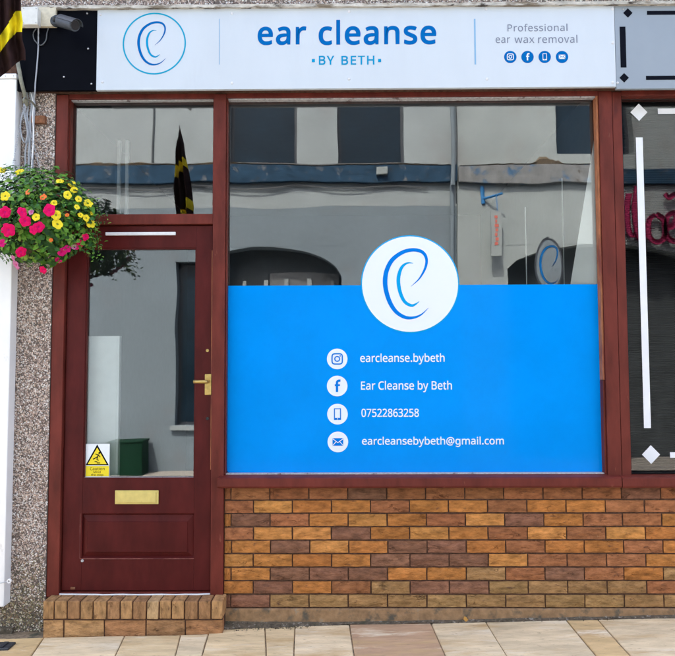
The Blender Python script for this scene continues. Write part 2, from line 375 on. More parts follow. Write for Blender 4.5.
def slab(poly, color, parent=pave, dz=0):
    m = MB(); n = len(poly); top = []; rim = []; low = []
    cx = sum(p[0] for p in poly)/n; cy = sum(p[1] for p in poly)/n
    for x, y in poly:
        ux, uy = x-cx, y-cy; l = math.hypot(ux, uy)
        zz = gz(x, y)+dz+random.uniform(-.0012, .0012)
        top.append((x-ux/l*.006, y-uy/l*.006, zz)); rim.append((x-ux/l*.001, y-uy/l*.001, zz-.003)); low.append((x, y, zz-.03))
    vs = top+rim+low; fs = [tuple(range(n))[::-1] if False else tuple(range(n))]
    for k in (0, n):
        for i in range(n): fs.append((k+i, k+(i+1) % n, k+n+(i+1) % n, k+n+i)[::-1])
    m.add(vs, fs); me = m.mesh('slab'); bm = bmesh.new(); bm.from_mesh(me); bmesh.ops.recalc_face_normals(bm, faces=bm.faces); bm.to_mesh(me); bm.free()
    o = link('paving_slab', me, SLAB, parent); o.color = (*color, 1); return o
def edge(j, y): return jx(j, y)
g = .0026
full = [None]+joints+[None]
def wob(x0, x1, y0, y1):                   # slightly uneven outline with a few points per side
    P = []
    for i in range(5): P.append((x0+(x1-x0)*i/4, y1+random.uniform(-.002, .002)))
    for i in range(1, 3): P.append((x1+random.uniform(-.002, .002), y1+(y0-y1)*i/3))
    for i in range(5): P.append((x1+(x0-x1)*i/4, y0+random.uniform(-.002, .002)))
    for i in range(1, 3): P.append((x0+random.uniform(-.002, .002), y0+(y1-y0)*i/3))
    return P
for i in range(len(full)-1):
    l, r = full[i], full[i+1]
    ytop = -.03
    if r is not None and jx(r, 0) < X(226, 620) + .02: ytop = -.128
    def side(j, y, d): return jx(j, y) if j else d
    dl, dr = -2.05, 2.6
    def quad(ya, yb, c):
        A = (side(l, ya, dl)+g, ya-g); B = (side(r, ya, dr)-g, ya-g); C = (side(r, yb, dr)-g, yb+g); D = (side(l, yb, dl)+g, yb+g)
        P = []
        for a, b, n in ((A, B, 4), (B, C, 2), (C, D, 4), (D, A, 2)):
            for k in range(n):
                t = k/n; jt = .0022 if k else 0
                P.append((a[0]+(b[0]-a[0])*t+random.uniform(-jt, jt), a[1]+(b[1]-a[1])*t+random.uniform(-jt, jt)))
        kk = random.uniform(.95, 1.04); slab(P, [q*kk for q in c])
    if i == 3: quad(ytop, -.40, slabcol[i]); quad(-.40, -.68, PALE)
    elif i == 9: quad(ytop, -.33 if False else -.62, slabcol[i])
    else: quad(ytop, -random.uniform(.60, .70), slabcol[i])
y0 = -.72
for row in range(2):
    x = -2.4 - .2*row; y1 = y0-.56
    while x < 2.9:
        wd = random.uniform(.38, .72); c = random.choice([CREAM, CREAM2, BUFF, PALE, REDS, CREAM])
        slab([(x+g, y0-g), (x+wd*.5, y0-g), (x+wd-g, y0-g), (x+wd-g, y1+g), (x+wd*.5, y1+g), (x+g, y1+g)], c); x += wd
    y0 = y1

# ================================================================== SHOP BUILDING
# --- brick stall riser under the windows
xb0 = X(223, 540) + .004; xb1 = 2.75
zt = Z(222, 487); zb = Z(222, 608.3); NC = 9; course = (zt-zb)/NC; FACE = .006
riser = empty('brick_wall', ((xb0+xb1)/2, 0, 0), 'low wall of orange and brown rustic bricks under the shop windows', 'wall')
boxobj('mortar', MORTAR, riser, xb0, xb1, FACE+.009, .16, zb-.02, zt)
BL, BH, BD = .2165, course-.0095, .10
def brick_mesh(seed, L=BL, H=BH, rough=.0034, nx=6, nz=2):
    rnd = random.Random(seed); m = MB(); vs = []; fs = []
    for j in range(nz+1):
        for i in range(nx+1):
            e = (i in (0, nx)) or (j in (0, nz))
            x = -L/2+L*i/nx + (rnd.uniform(-.0012, .0012) if e else 0); z = -H/2+H*j/nz + (rnd.uniform(-.001, .001) if e else 0)
            y = rnd.uniform(.001, .0045) if e else rnd.uniform(-rough, rough)
            vs.append((x, y, z))
    for j in range(nz):
        for i in range(nx): a = j*(nx+1)+i; fs.append((a, a+1, a+nx+2, a+nx+1))
    b = len(vs); rimi = [i for i in range(nx+1)] + [(j+1)*(nx+1)-1 for j in range(1, nz+1)] + [nz*(nx+1)+i for i in range(nx-1, -1, -1)] + [j*(nx+1) for j in range(nz-1, 0, -1)]
    for k in rimi: vs.append((vs[k][0], .055, vs[k][2]))
    n = len(rimi)
    for k in range(n): fs.append((rimi[k], b+k, b+(k+1) % n, rimi[(k+1) % n]))
    m.add(vs, fs); return m.mesh('brick', smooth=False)
bricks = [brick_mesh(s) for s in range(10)]
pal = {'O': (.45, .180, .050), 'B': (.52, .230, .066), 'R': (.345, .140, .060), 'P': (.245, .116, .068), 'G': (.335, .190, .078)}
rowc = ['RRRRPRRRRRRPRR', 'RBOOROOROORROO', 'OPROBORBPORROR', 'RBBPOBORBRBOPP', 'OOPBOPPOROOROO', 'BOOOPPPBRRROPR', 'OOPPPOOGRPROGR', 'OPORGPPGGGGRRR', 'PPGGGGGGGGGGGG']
jA = X(230.6, 492); PITCHB = .225
def place_brick(parent, cx, y, cz, key, sx=1, mesh=None, f=1.0):
    me = mesh or random.choice(bricks); o = link('brick', me, BRICK, parent)
    o.location = (cx, y, cz); o.scale = (sx, 1, 1); c = pal[key]; k = random.uniform(.88, 1.12)*f
    o.color = (c[0]*k*random.uniform(.98, 1.04), c[1]*k*random.uniform(.98, 1.02), c[2]*k, 1); return o
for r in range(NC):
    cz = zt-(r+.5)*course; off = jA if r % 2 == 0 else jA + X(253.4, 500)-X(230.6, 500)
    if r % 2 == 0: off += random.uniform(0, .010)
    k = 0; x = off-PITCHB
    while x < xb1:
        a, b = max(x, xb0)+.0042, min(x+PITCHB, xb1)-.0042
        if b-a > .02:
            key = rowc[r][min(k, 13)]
            place_brick(riser, (a+b)/2, FACE+random.uniform(-.0015, .0015), cz+random.uniform(-.0012, .0012), key, (b-a)/BL, f=.85 if r == 0 else 1.0); k += 1  # top course darker: shade under the sill put into the brick colour
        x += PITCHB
# cement fillet at the foot
fm = MB(); vs = []; fs = []; n = 60
for i in range(n+1):
    x = xb0+(xb1-xb0)*i/n; zg = gz(x)-.02; top = zb-.002
    vs += [(x, FACE+.002, top), (x, -.004+noise.noise((x*6, 0, 0))*.004, top-.006), (x, -.010+noise.noise((x*9, 3, 0))*.006, zg), (x, .1, zg)]
for i in range(n):
    for k in range(3): a = 4*i+k; fs.append((a, a+1, a+5, a+4))
fm.add(vs, fs); fm.build('cement_fillet', HAUNCH, riser)

# debris and dirt in the gap at the foot of the wall
dm = MB()
for i in range(1500):
    x = random.uniform(xb0-.02, xb1) if random.random() < .5 else random.uniform(xb0-.02, xb0+.55)
    y = -.012-abs(random.gauss(0, .014)) if x > xb0+.5 else -.012-abs(random.gauss(0, .030))
    s = random.uniform(.002, .006) if x > xb0+.4 else random.uniform(.002, .009); z = gz(x, y)+max(0, .05+y)*.35*max(.3, 1-(x-xb0)/.7)
    p = [Vector((random.uniform(-1, 1), random.uniform(-1, 1), random.uniform(-.5, .8)))*s for _ in range(5)]
    dm.add([(x+q.x, y+q.y, z+q.z) for q in p], [(0, 1, 2), (0, 2, 3), (0, 3, 4), (0, 4, 1), (1, 2, 3)])
tag(dm.build('debris', DIRT), 'grey grit and dirt gathered along the foot of the brick wall', 'dirt', kind='stuff')
ds = MB(); vs = []; fs = []
for i in range(41):
    x = xb0-.03+(xb1-xb0)*i/40; wdt = .046+.014*noise.noise((x*6.3, 1, 1)) + max(0, .035*(1-(x-xb0)/.6))
    for k in range(4): y = .01-wdt*k/3; vs.append((x, y, gz(x, y)+.001+(3-k)*(.0035+.0065*max(0, 1-(x-xb0)/.7))+.005*noise.noise((x*17.3, k+.3, .2))))
for i in range(40):
    for k in range(3): a = 4*i+k; fs.append((a, a+4, a+5, a+1)[::-1])
ds.add(vs, fs); tag(ds.build('gutter_dirt', DIRT), kind='structure')
lf = Gxy(463, 615.5); lm = MB()
lm.add([(0, -.012, 0), (.016, 0, .006), (.004, .006, .022), (-.006, .01, .026), (-.014, .0, .012)], [(0, 1, 2), (0, 2, 3), (0, 3, 4)])
lo = lm.build('fallen_leaf', LEAFDRY); lo.location = (lf.x, -.02, gz(lf.x, -.02)); tag(lo, 'small dry orange leaf lying at the foot of the brick wall', 'leaf')

# --- door step
sx0, sx1 = X(42, 610, -.12), X(223.2, 610, -.12)
zs_top = Z(130, 601, -.12); zs_mid = Z(130, 619.5, -.12)
step = empty('door_step', ((sx0+sx1)/2, -.06, gz((sx0+sx1)/2)), 'two-course brick doorstep below the maroon door', 'step')
boxobj('mortar', MORTAR, step, sx0+.006, sx1-.006, -.112, .14, -.1, zs_top-.008)
edges = [42.3, 54, 67, 80, 93, 106.7, 120, 132.6, 146.5, 159, 171.4, 184.5, 198, 211, 223.2]
hc = zs_top-zs_mid
STEPC = {'a': (.43, .240, .105), 'b': (.35, .185, .085), 'c': (.50, .32, .16), 'd': (.39, .19, .085)}
for i in range(14):
    a, b = X(edges[i], 610, -.12)+.0035, X(edges[i+1], 610, -.12)-.0035
    m = MB(); m.box(-(b-a)/2, (b-a)/2, -.002, .13, -hc/2+.003, hc/2, bev=.006)
    o = m.build('step_brick', STEPB, step); o.rotation_euler.y = random.uniform(-.02, .02); o.location = ((a+b)/2, -.12+random.uniform(-.002, .002), zs_mid+hc/2+random.uniform(-.002, .001))
    c = STEPC['aabaababcaabba'[i]]; k = random.uniform(.88, 1.12); o.color = (c[0]*k, c[1]*k, c[2]*k, 1)
e2 = [42.3, 63.5, 104.2, 145.8, 185.2, 223.2]; zlow = Z(130, 637, -.12)-.05
for i in range(5):
    a, b = X(e2[i], 628, -.12)+.004, X(e2[i+1], 628, -.12)-.004; H = zs_mid-.006-zlow
    me = brick_mesh(50+i, b-a, H, .004); o = link('step_brick', me, BRICK, step); o.location = ((a+b)/2, -.12, zlow+H/2)
    c = STEPC['aadbd'[i]]; k = random.uniform(.92, 1.08); o.color = (c[0]*k, c[1]*k, c[2]*k, 1)
for px in (130,):
    pass

# --- pebble-dashed wall left of the door, and above the signs
pw_x0, pw_x1 = -2.9, X(57.1, 105)-.002
pwall = empty('pebbledash_wall', (-2.0, 0, 0), 'pale brown pebbledash wall strip between white pilaster and door frame', 'wall')
boxobj('render_coat', RENDER, pwall, pw_x0, pw_x1, -.018, .2, -.2, Z(60, 90)+.02)
pcols = [(.62, .55, .50), (.70, .66, .62), (.36, .28, .25), (.22, .15, .13), (.11, .085, .08), (.48, .38, .33), (.56, .45, .38), (.76, .73, .70), (.34, .24, .19), (.50, .38, .30), (.62, .48, .38)]
pcol_low = [(.22, .19, .10), (.13, .10, .06), (.42, .36, .22), (.07, .06, .04), (.60, .55, .42), (.25, .16, .09), (.10, .09, .05)]
def pebbles(name, parent, x0, x1, z0, z1, y, nper=15000, low=None):
    m = MB(); m.c = []; n = int((x1-x0)*(z1-z0)*nper)
    for _ in range(n):
        x = random.uniform(x0, x1); z = random.uniform(z0, z1); s = random.uniform(.0028, .0060)
        if low and z < gz(x) - .01: continue
        a = random.uniform(0, 6.28); ca, sa = math.cos(a), math.sin(a); sx = s*random.uniform(.75, 1.35); sz_ = s*random.uniform(.7, 1.1)
        pts = [(sx, 0, 0), (.3*sx, 0, sz_), (-.8*sx, 0, .6*sz_), (-.9*sx, 0, -.5*sz_), (.2*sx, 0, -sz_), (.1*sx, -s*random.uniform(.5, 1.0), 0)]
        m.add([(x+p[0]*ca-p[2]*sa, y+p[1], z+p[0]*sa+p[2]*ca) for p in pts], [(5, 0, 1)[::-1], (5, 1, 2)[::-1], (5, 2, 3)[::-1], (5, 3, 4)[::-1], (5, 4, 0)[::-1]])
        P = pcols
        if low and random.random() < max(0, min(.9, 1.1-(z-gz(x))/.42)): P = pcol_low
        c = random.choice(P); k = random.uniform(.8, 1.2); m.c += [(c[0]*k, c[1]*k, c[2]*k)]*6
    return tag(m.build(name, PEB, parent), kind='stuff')
pebbles('pebble_dash', pwall, -2.02, pw_x1-.002, gz(-1.8)-.05, Z(60, 90), -.018, 26000, low=True)
uz0 = Z(300, 4.5, -.06)
upper = empty('upper_wall', (0, .1, uz0), 'speckled rendered wall above the shop signs', 'wall')
boxobj('render_coat', RENDER, upper, -2.9, 2.9, -.02, .2, uz0-.02, 6.2)
pebbles('pebble_dash', upper, -2.0, 2.2, uz0, uz0+.10, -.02, 22000)
lz = MB()                                  # rough ledge just over the fascia boards
n = 160; vs = []; fs = []
for i in range(n+1):
    x = -2.0+4.2*i/n; z1 = Z(350, 3.6, -.11)+.004*noise.noise((x*9, 0, 0)) + (X(338,0)-x)*0.0; z0 = Z(350, 6.4, -.11)+.003*noise.noise((x*14, 5, 0))
    yy = -.112+.006*noise.noise((x*11, 2, 7))
    vs += [(x, -.02, z0), (x, yy, z0), (x, yy-.002, z1), (x, -.02, z1+.012)]
for i in range(n):
    for k in range(3): a = 4*i+k; fs.append((a, a+1, a+5, a+4))
lz.add(vs, fs); lz.build('ledge', LEDGE, upper)

# --- bearer behind the fascia boards
FY = -.09
boxobj('fascia_bearer', MORTAR, upper, -2.0, 2.75, -.06, .12, Z(300, 93), uz0-.021)

# ================================================================== JOINERY
SH = .5
def xa(px, py, y=0): return X(px, py, y)
GLY = .055                                 # glass plane
z_head = Z(300, 94); z_glass_top = Z(300, 97.5); z_sill_top = Z(400, 474.5); z_sill_bot = Z(400, 486.8)
xL0, xL1 = X(57.1, 105), X(69.1, 100)      # left jamb of the door frame
xM0, xM1 = X(214, 95), X(226.4, 95)        # post between door and window
xR0, xR1, xR2 = X(598.5, 110), X(612, 110), X(621.5, 110)   # right posts
z_jb = Z(55, 597, -.01); z_tr0, z_tr1 = Z(140, 224.5), Z(140, 214.3)

dframe = empty('door_frame', ((xL0+xM1)/2, 0, z_jb), 'maroon painted timber door frame with clear transom light', 'door frame')
boxobj('jamb', WOOD, dframe, xL0, xL1, -.012, .11, z_jb, z_head, bev=.004)
boxobj('jamb', WOOD, dframe, xM0, xM1, -.010, .11, Z(217, 599), z_head, bev=.004)
boxobj('head_rail', WOOD, dframe, xL1, xM0, .0, .11, z_glass_top, z_head+.03, bev=.003)
boxobj('transom_rail', WOOD, dframe, xL1, xM0, -.006, .11, z_tr0, z_tr1, bev=.004)
boxobj('transom_glass', GLASS, dframe, xL1-.004, xM0+.004, GLY, GLY+.006, z_tr1-.004, z_glass_top+.004)
m = MB(); bw = .006
m.box(xL1, xL1+bw, .012, GLY, z_tr1, z_glass_top); m.box(xM0-bw, xM0, .012, GLY, z_tr1, z_glass_top)
m.build('glazing_bead', WOOD, dframe)
m = MB(); m.box(xL1+bw, xM0-bw, .02, GLY-.002, z_tr1-.001, z_tr1+.005, bev=.002); m.box(xL1+bw, xM0-bw, .02, GLY-.002, z_glass_top-.005, z_glass_top+.001, bev=.002)
m.build('glazing_putty', PUTTY, dframe)
xa_, xb_ = X(60.5, 593), X(210.5, 593); m = MB()
m.tube([(xa_+(xb_-xa_)*i/24, -.014, Z(130, 594.2, -.014)+.006*i/24*0+.0035*noise.noise((i*.35, 0, 2))-.003*math.sin(i/24*math.pi)) for i in range(25)], .0048, 8); m.build('threshold_strip', WHITEBAR, dframe, smooth=True)
boxobj('threshold', WOOD, dframe, xL1, xM0, .002, .11, zs_top-.02, Z(130, 592.5), bev=.003)

# --- door leaf
DY = .016                                  # face of the leaf
xd0, xd1 = xL1+.004, xM0-.004
zd0, zd1 = Z(130, 590.5, DY), Z(140, 226, DY)
gx0, gx1 = X(86.8, 260, DY), X(196.3, 260, DY)
gz0, gz1 = Z(140, 477.5, DY), Z(140, 248, DY)
door = empty('shop_door', ((xd0+xd1)/2, DY, zd0), 'maroon wooden door with tall glass pane and brass letter plate', 'door')
boxobj('stile', DOORP, door, xd0, gx0, DY, DY+.045, zd0, zd1, bev=.003)
boxobj('stile', DOORP, door, gx1, xd1, DY, DY+.045, zd0, zd1, bev=.003)
boxobj('top_rail', DOORP, door, gx0, gx1, DY+.001, DY+.044, gz1, zd1, bev=.002)
pz0, pz1 = Z(140, 558.5, DY), Z(140, 513.5, DY); px0, px1 = X(80, 535, DY), X(194.5, 535, DY)
m = MB()                                   # lower rails round the panel opening
m.box(gx0, gx1, DY+.001, DY+.044, pz1, gz0, bev=.002); m.box(gx0, gx1, DY+.001, DY+.044, zd0, pz0, bev=.002)
if px0 > gx0: m.box(gx0, px0, DY+.001, DY+.044, pz0, pz1)
if px1 < gx1: m.box(px1, gx1, DY+.001, DY+.044, pz0, pz1)
m.build('bottom_rail', DOORP, door)
m = MB()                                   # fielded panel
fx0, fx1, fz0, fz1 = X(87, 535, DY), X(187.5, 535, DY), Z(140, 552.5, DY), Z(140, 521.5, DY)
ring_o = [(px0, DY+.001, pz0), (px1, DY+.001, pz0), (px1, DY+.001, pz1), (px0, DY+.001, pz1)]
i1 = .010
ring_a = [(px0+i1, DY+.016, pz0+i1), (px1-i1, DY+.016, pz0+i1), (px1-i1, DY+.016, pz1-i1), (px0+i1, DY+.016, pz1-i1)]
ring_b = [(fx0, DY+.006, fz0), (fx1, DY+.006, fz0), (fx1, DY+.006, fz1), (fx0, DY+.006, fz1)]
ring_c = [(fx0+.003, DY+.002, fz0+.003), (fx1-.003, DY+.002, fz0+.003), (fx1-.003, DY+.002, fz1-.003), (fx0+.003, DY+.002, fz1-.003)]
vs = ring_o+ring_a+ring_b+ring_c; fs = [(12, 13, 14, 15)]
for k in (0, 4, 8):
    for i in range(4): fs.append((k+i, k+(i+1) % 4, k+4+(i+1) % 4, k+4+i))
m.add(vs, fs); m.build('panel', DOORP, door)
m = MB(); bw = .007
m.box(gx0, gx0+bw, DY+.006, DY+.03, gz0, gz1); m.box(gx1-bw, gx1, DY+.006, DY+.03, gz0, gz1); m.box(gx0+bw, gx1-bw, DY+.006, DY+.03, gz1-bw, gz1)
m.build('glazing_bead', DOORP, door)
m = MB(); m.box(gx0+bw, gx1-bw, DY+.004, DY+.03, gz0-.004, gz0+.0015, bev=.002); m.build('bottom_bead', PUTTY, door)
dpane = boxobj('glass_pane', GLASS, door, gx0+.002, gx1-.002, DY+.022, DY+.028, gz0+.001, gz1-.001)
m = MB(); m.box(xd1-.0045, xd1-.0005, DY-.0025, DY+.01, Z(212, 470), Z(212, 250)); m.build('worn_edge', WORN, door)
m = MB(); m.box(px0+.002, px1-.002, DY-.001, DY+.006, pz0-.003, pz0+.0008); m.box(px0-.002, px0+.001, DY-.0008, DY+.006, pz0, pz1); m.build('worn_lit_moulding', WORNLIT, door)  # worn paint, with the ledge's bright highlight put into its colour
m = MB(); m.box(X(106, 234, DY), X(176, 234, DY), DY-.012, DY, Z(140, 235.6, DY), Z(140, 232.4, DY), bev=.003); m.build('draught_bar', WHITEBAR, door)
# letter plate
lx0, lx1, lz0, lz1 = X(115.2, 497, DY), X(158.8, 497, DY), Z(137, 504, DY), Z(137, 490.2, DY)
m = MB(); m.box(lx0, lx1, DY-.006, DY, lz0, lz1, bev=.003); lp = m.build('letter_plate', BRASS, door)
m = MB(); m.box(lx0+.014, lx1-.014, DY-.012, DY-.0055, lz0+.010, lz1-.012, bev=.003); m.build('flap', BRASS, lp)
# handle
hx, hz = X(208.2, 384, DY), Z(208.2, 384.5, DY)
m = MB(); m.box(X(205, 384, DY), X(211.6, 384, DY), DY-.009, DY, Z(208, 395, DY), Z(208, 374, DY), bev=.004); hp = m.build('handle', HANDLE, door)
zl = Z(208, 381.6, DY)
m = MB(); m.tube([(hx, DY-.008, zl), (hx, DY-.045, zl), (hx-.006, DY-.054, zl), (hx-.02, DY-.057, zl), (X(193.5, 381, DY-.055), DY-.055, zl+.001)], [.010, .010, .0105, .0105, .0095], 12); m.build('lever', HANDLE, hp, smooth=True)
for (a, b) in ((207.5, 350.5), (207.5, 418.5)):
    m = MB(); m.tube([(X(a, b, DY), DY-.004, Z(a, b, DY)), (X(a, b, DY), DY, Z(a, b, DY))], .009, 14); k = m.build('lock_cylinder', HANDLE if b < 400 else CAMD, door)
m = MB(); c_ = W(73, 588, DY); m.box(c_[0]-.012, c_[0]+.014, DY-.010, DY, c_[1]-.006, c_[1]+.008, bev=.004); m.build('rusty_stop', RUST, door)
m = MB(); c_ = W(82.5, 560.5, DY); m.tube([(c_[0], DY-.006, c_[1]), (c_[0], DY, c_[1])], .008, 8); m.build('paint_chip', PUTTY, door)

# caution sticker on the pane
SY = DY+.0195
st = empty('caution_sticker', (X(97, 460, SY), SY, Z(97, 478, SY)), 'white and yellow caution sticker in the corner of the door glass', 'sticker')
def rect(name, mt, par, ax, az, bx, bz, y, th=.0008):
    x0, z0 = W(ax, bz, y); x1, z1 = W(bx, az, y); m = MB(); m.box(x0, x1, y-th/2, y+th/2, z0, z1); return m.build(name, mt, par)
rect('backing', VWHITE, st, 84.8, 443.8, 109.8, 477.2, SY)
rect('yellow_panel', YELLOW, st, 85.6, 466, 109, 476.3, SY-.001)
def tri(c, half_w, top, bot, y, mt, name):
    m = MB(); m.prism([W(c-half_w, bot, y), W(c+half_w, bot, y), W(c, top, y)], y-.0004, y+.0004); return m.build(name, mt, st)
tri(97.2, 11.6, 444.4, 465.2, SY-.001, BLACKINK, 'triangle_border'); tri(97.2, 9.5, 447.6, 464.1, SY-.002, YELLOW, 'triangle')
m = MB()                                   # falling figure and step
def stroke(m, pts, wpx, y):
    P = [W(a, b, y) for a, b in pts]; s = wpx*.0058; m.ribbon(P, [s]*len(P), y-.0004, y+.0004)
yy = SY-.003
stroke(m, [(93, 459.2), (95.4, 458), (97.6, 456.6), (98.6, 454.4)], 1.0, yy); stroke(m, [(97.6, 456.6), (96.8, 459.3), (98.6, 460.4)], .9, yy)
stroke(m, [(95.4, 454), (98.4, 455), (100.2, 457)], .8, yy); stroke(m, [(94.6, 461.6), (97, 461.6), (97, 462.9), (100, 462.9)], .9, yy)
c_ = W(99.3, 453, yy); m.ring(c_[0], c_[1], .0055, .0004, yy-.0004, yy+.0004, 14); m.build('falling_figure', BLACKINK, st)
text('lettering', 'Caution', 90, 104.6, 470.2, 467.2, SY-.002, BLACKINK, st, depth=.0006)
text('lettering', 'Mind', 93.5, 100.6, 473, 470.9, SY-.002, BLACKINK, st, depth=.0006)
text('lettering', 'the step', 91, 103.2, 475.8, 473.6, SY-.002, BLACKINK, st, depth=.0006)

# --- shop window
win = empty('shop_window', ((xM1+xR0)/2, 0, z_sill_bot), 'large maroon framed shop window above the brick wall', 'window')
boxobj('head_rail', WOOD, win, xM1, xR1-.001, .0, .11, z_glass_top, z_head+.03, bev=.003)
boxobj('post', WOOD, win, xR0, xR1-.0015, -.008, .11, z_sill_top-.01, z_head, bev=.004)
m = MB(); m.box(xR0-.013, xR0-.0005, .004, GLY-.002, Z(603, 380), z_glass_top, bev=.003); m.build('bare_bead', WORN, win)
m = MB(); m.box(xR0-.013, xR0-.0005, .006, GLY-.002, z_sill_top, Z(603, 380)-.002, bev=.003); m.build('glazing_bead', WOOD, win)
m = MB(); m.box(xM1+.0005, xM1+.008, .008, GLY-.002, z_sill_top, z_glass_top, bev=.003); m.build('glazing_bead', WOOD, win)
m = MB(); m.box(xM1+.008, xR0-.013, .012, GLY-.002, z_glass_top-.007, z_glass_top+.001, bev=.002); m.build('top_putty', PUTTY, win)
m = MB(); m.box(xM1+.008, xR0-.013, .012, GLY-.002, z_sill_top-.002, z_sill_top+.006, bev=.002); m.build('bottom_putty', PUTTY, win)
gx_a, gx_b = xM1+.003, xR0-.004
boxobj('glass_pane', GLASS, win, gx_a, gx_b, GLY, GLY+.006, z_sill_top+.001, z_glass_top+.002)
m = MB()                                   # moulded sill: sloping top, rounded nose
def sill(x0, x1, name, par, dz=0):
    m = MB(); a = z_sill_top+dz; b = z_sill_bot+dz; pr = [(.11, a), (.012, a), (-.040, a-.010), (-.050, a-.016), (-.052, b+.012), (-.046, b+.002), (-.038, b), (-.02, b), (-.018, b+.006), (.11, b+.006)]
    n = len(pr); vs = [(x0, p[0], p[1]) for p in pr]+[(x1, p[0], p[1]) for p in pr]
    fs = [tuple(range(n))[::-1], tuple(range(n, 2*n))]+[(i, (i+1) % n, (i+1) % n+n, i+n) for i in range(n)]
    m.add(vs, fs); return m.build(name, WOOD, par)
sill(X(217.5, 481, -.05), X(621.8, 481, -.05), 'sill', win)

# neighbouring window on the right
nwin = empty('neighbour_window', ((xR2+2.6)/2, 0, z_sill_bot), 'dark neighbouring shop window with white taped border at right edge', 'window')
boxobj('post', WOOD, nwin, xR1+.0015, xR2, -.004, .11, z_sill_top-.01, z_head, bev=.004)
boxobj('head_rail', WOOD, nwin, xR2, 2.7, .0, .11, z_glass_top, z_head+.03, bev=.003)
sill(X(622.6, 481, -.05), 2.72, 'sill', nwin, -.002)
boxobj('post', WOOD, nwin, 2.62, 2.74, -.004, .11, z_sill_top-.01, z_head, bev=.004)
boxobj('glass_pane', GLASSR, nwin, xR2+.001, 2.62, GLY, GLY+.006, z_sill_top+.001, z_glass_top-.001)
m = MB(); m.box(xR2, xR2+.006, .01, GLY-.001, z_sill_top, z_glass_top); m.box(xR2+.006, 2.62, .01, GLY-.001, z_sill_top, z_sill_top+.006); m.build('gasket', GASKET, nwin)
m = MB(); z = z_sill_top-.01; p = .0135     # slatted security shutter behind the glass
while z < z_glass_top+.02:
    m.add([(xR2-.02, .112, z), (2.7, .112, z), (2.7, .105, z+p*.55), (xR2-.02, .105, z+p*.55), (xR2-.02, .116, z+p*.8), (2.7, .116, z+p*.8), (2.7, .112, z+p), (xR2-.02, .112, z+p)],
          [(0, 1, 2, 3), (3, 2, 5, 4), (4, 5, 6, 7)]); z += p
m.build('roller_shutter', SHUT, nwin)
boxobj('shutter_backing', GASKET, nwin, xR2-.02, 2.7, .13, .14, z_sill_top-.01, z_glass_top+.02)
TY = GLY-.0015
def diamond(name, mt, par, px, py, h, y, th=.001):
    x, z = W(px, py, y); s = h*.00584*(y-EYE.y)/4.083; m = MB(); m.prism([(x-s, z), (x, z-s*1.03), (x+s, z), (x, z+s*1.03)], y-th/2, y+th/2); return m.build(name, mt, par)
tp = nwin
diamond('tape_diamond', TAPE, tp, 638.9, 112.3, 8.6, TY); diamond('tape_diamond', TAPE, tp, 651, 454.5, 8.9, TY)
m = MB(); a = X(635.8, 138, TY); b = X(642.6, 138, TY); m.box(a, b, TY-.0005, TY+.0005, Z(649, 428, TY), Z(639, 137.5, TY)); m.build('tape_strip', TAPE, tp)
m = MB(); m.box(X(657.8, 111, TY), 2.3, TY-.0005, TY+.0005, Z(660, 114, TY), Z(660, 108.5, TY)); m.build('tape_strip', TAPE, tp)
m = MB(); m.box(X(670, 455, TY), 2.3, TY-.0005, TY+.0005, Z(672, 457.8, TY), Z(672, 452.2, TY)); m.build('tape_strip', TAPE, tp)

# ================================================================== VINYL GRAPHIC ON THE GLASS
VY = GLY-.002
vg = empty('window_graphic', (X(415, 474, VY), VY, Z(415, 474, VY)), 'bright blue vinyl window graphic with white ear disc and contact lines', 'window graphic')
vx0, vx1, vz0, vz1 = gx_a+.006, xR0-.012, z_sill_top+.005, Z(415, 285, VY)
rr = .016; P = []
for k in range(7): g_ = math.pi+math.pi/2*k/6; P.append((vx0+rr+rr*math.cos(g_), vz0+rr+rr*math.sin(g_)))
P += [(vx1, vz0), (vx1, vz1), (vx0, vz1)]
m = MB(); m.prism(P, VY-.0004, VY+.0004); m.build('blue_panel', VBLUE, vg)
OUT = [(335,300,1),(375,263,6),(404,212,10),(410,168,12),(391,136,14),(350,125,15),(300,135,16),(250,170,18),(222,220,19),(213,275,20),(220,330,19),(240,385,18),(270,425,16),(310,447,14),(350,447,10),(385,432,6),(417,402,1)]
INN = [(347,189,1),(320,188,7),(295,205,12),(280,240,15),(276,280,16),(285,330,15),(305,372,14),(335,390,12),(355,385,8),(374,371,2)]
def ear(par, px, py, rpx, y, m1, m2, k=1.0, rot=None, names=('ear_outline', 'ear_fold')):
    cx, cz = W(px, py, y); s = (X(px+rpx, py, y)-X(px-rpx, py, y))/2/232
    for pts, mt, nm in ((OUT, m1, names[0]), (INN, m2, names[1])):
        C = catmull(pts, 6); m = MB()
        m.ribbon([(cx+(p[0]-331)*s, cz-(p[1]-288)*s) for p in C], [max(.6, p[2])*s*k for p in C], y-.0005, y+.0005); m.build(nm, mt, par)
    return cx, cz, s*232
def disc(name, mt, par, cx, cz, r, y, th=.001, n=72):
    m = MB(); m.prism([(cx+r*math.cos(2*math.pi*i/n), cz+r*math.sin(2*math.pi*i/n)) for i in range(n)], y-th/2, y+th/2); return m.build(name, mt, par)
cx, cz = W(410, 284, VY); r49 = (X(459.2, 284, VY)-X(360.8, 284, VY))/2
disc('disc_edge', VEAR2, vg, cx, cz, r49, VY-.0015); disc('white_disc', VWHITE, vg, cx, cz, r49*.975, VY-.0028)
ear(vg, 410, 284, 49, VY-.0042, VEAR, VEAR2, 1.1)

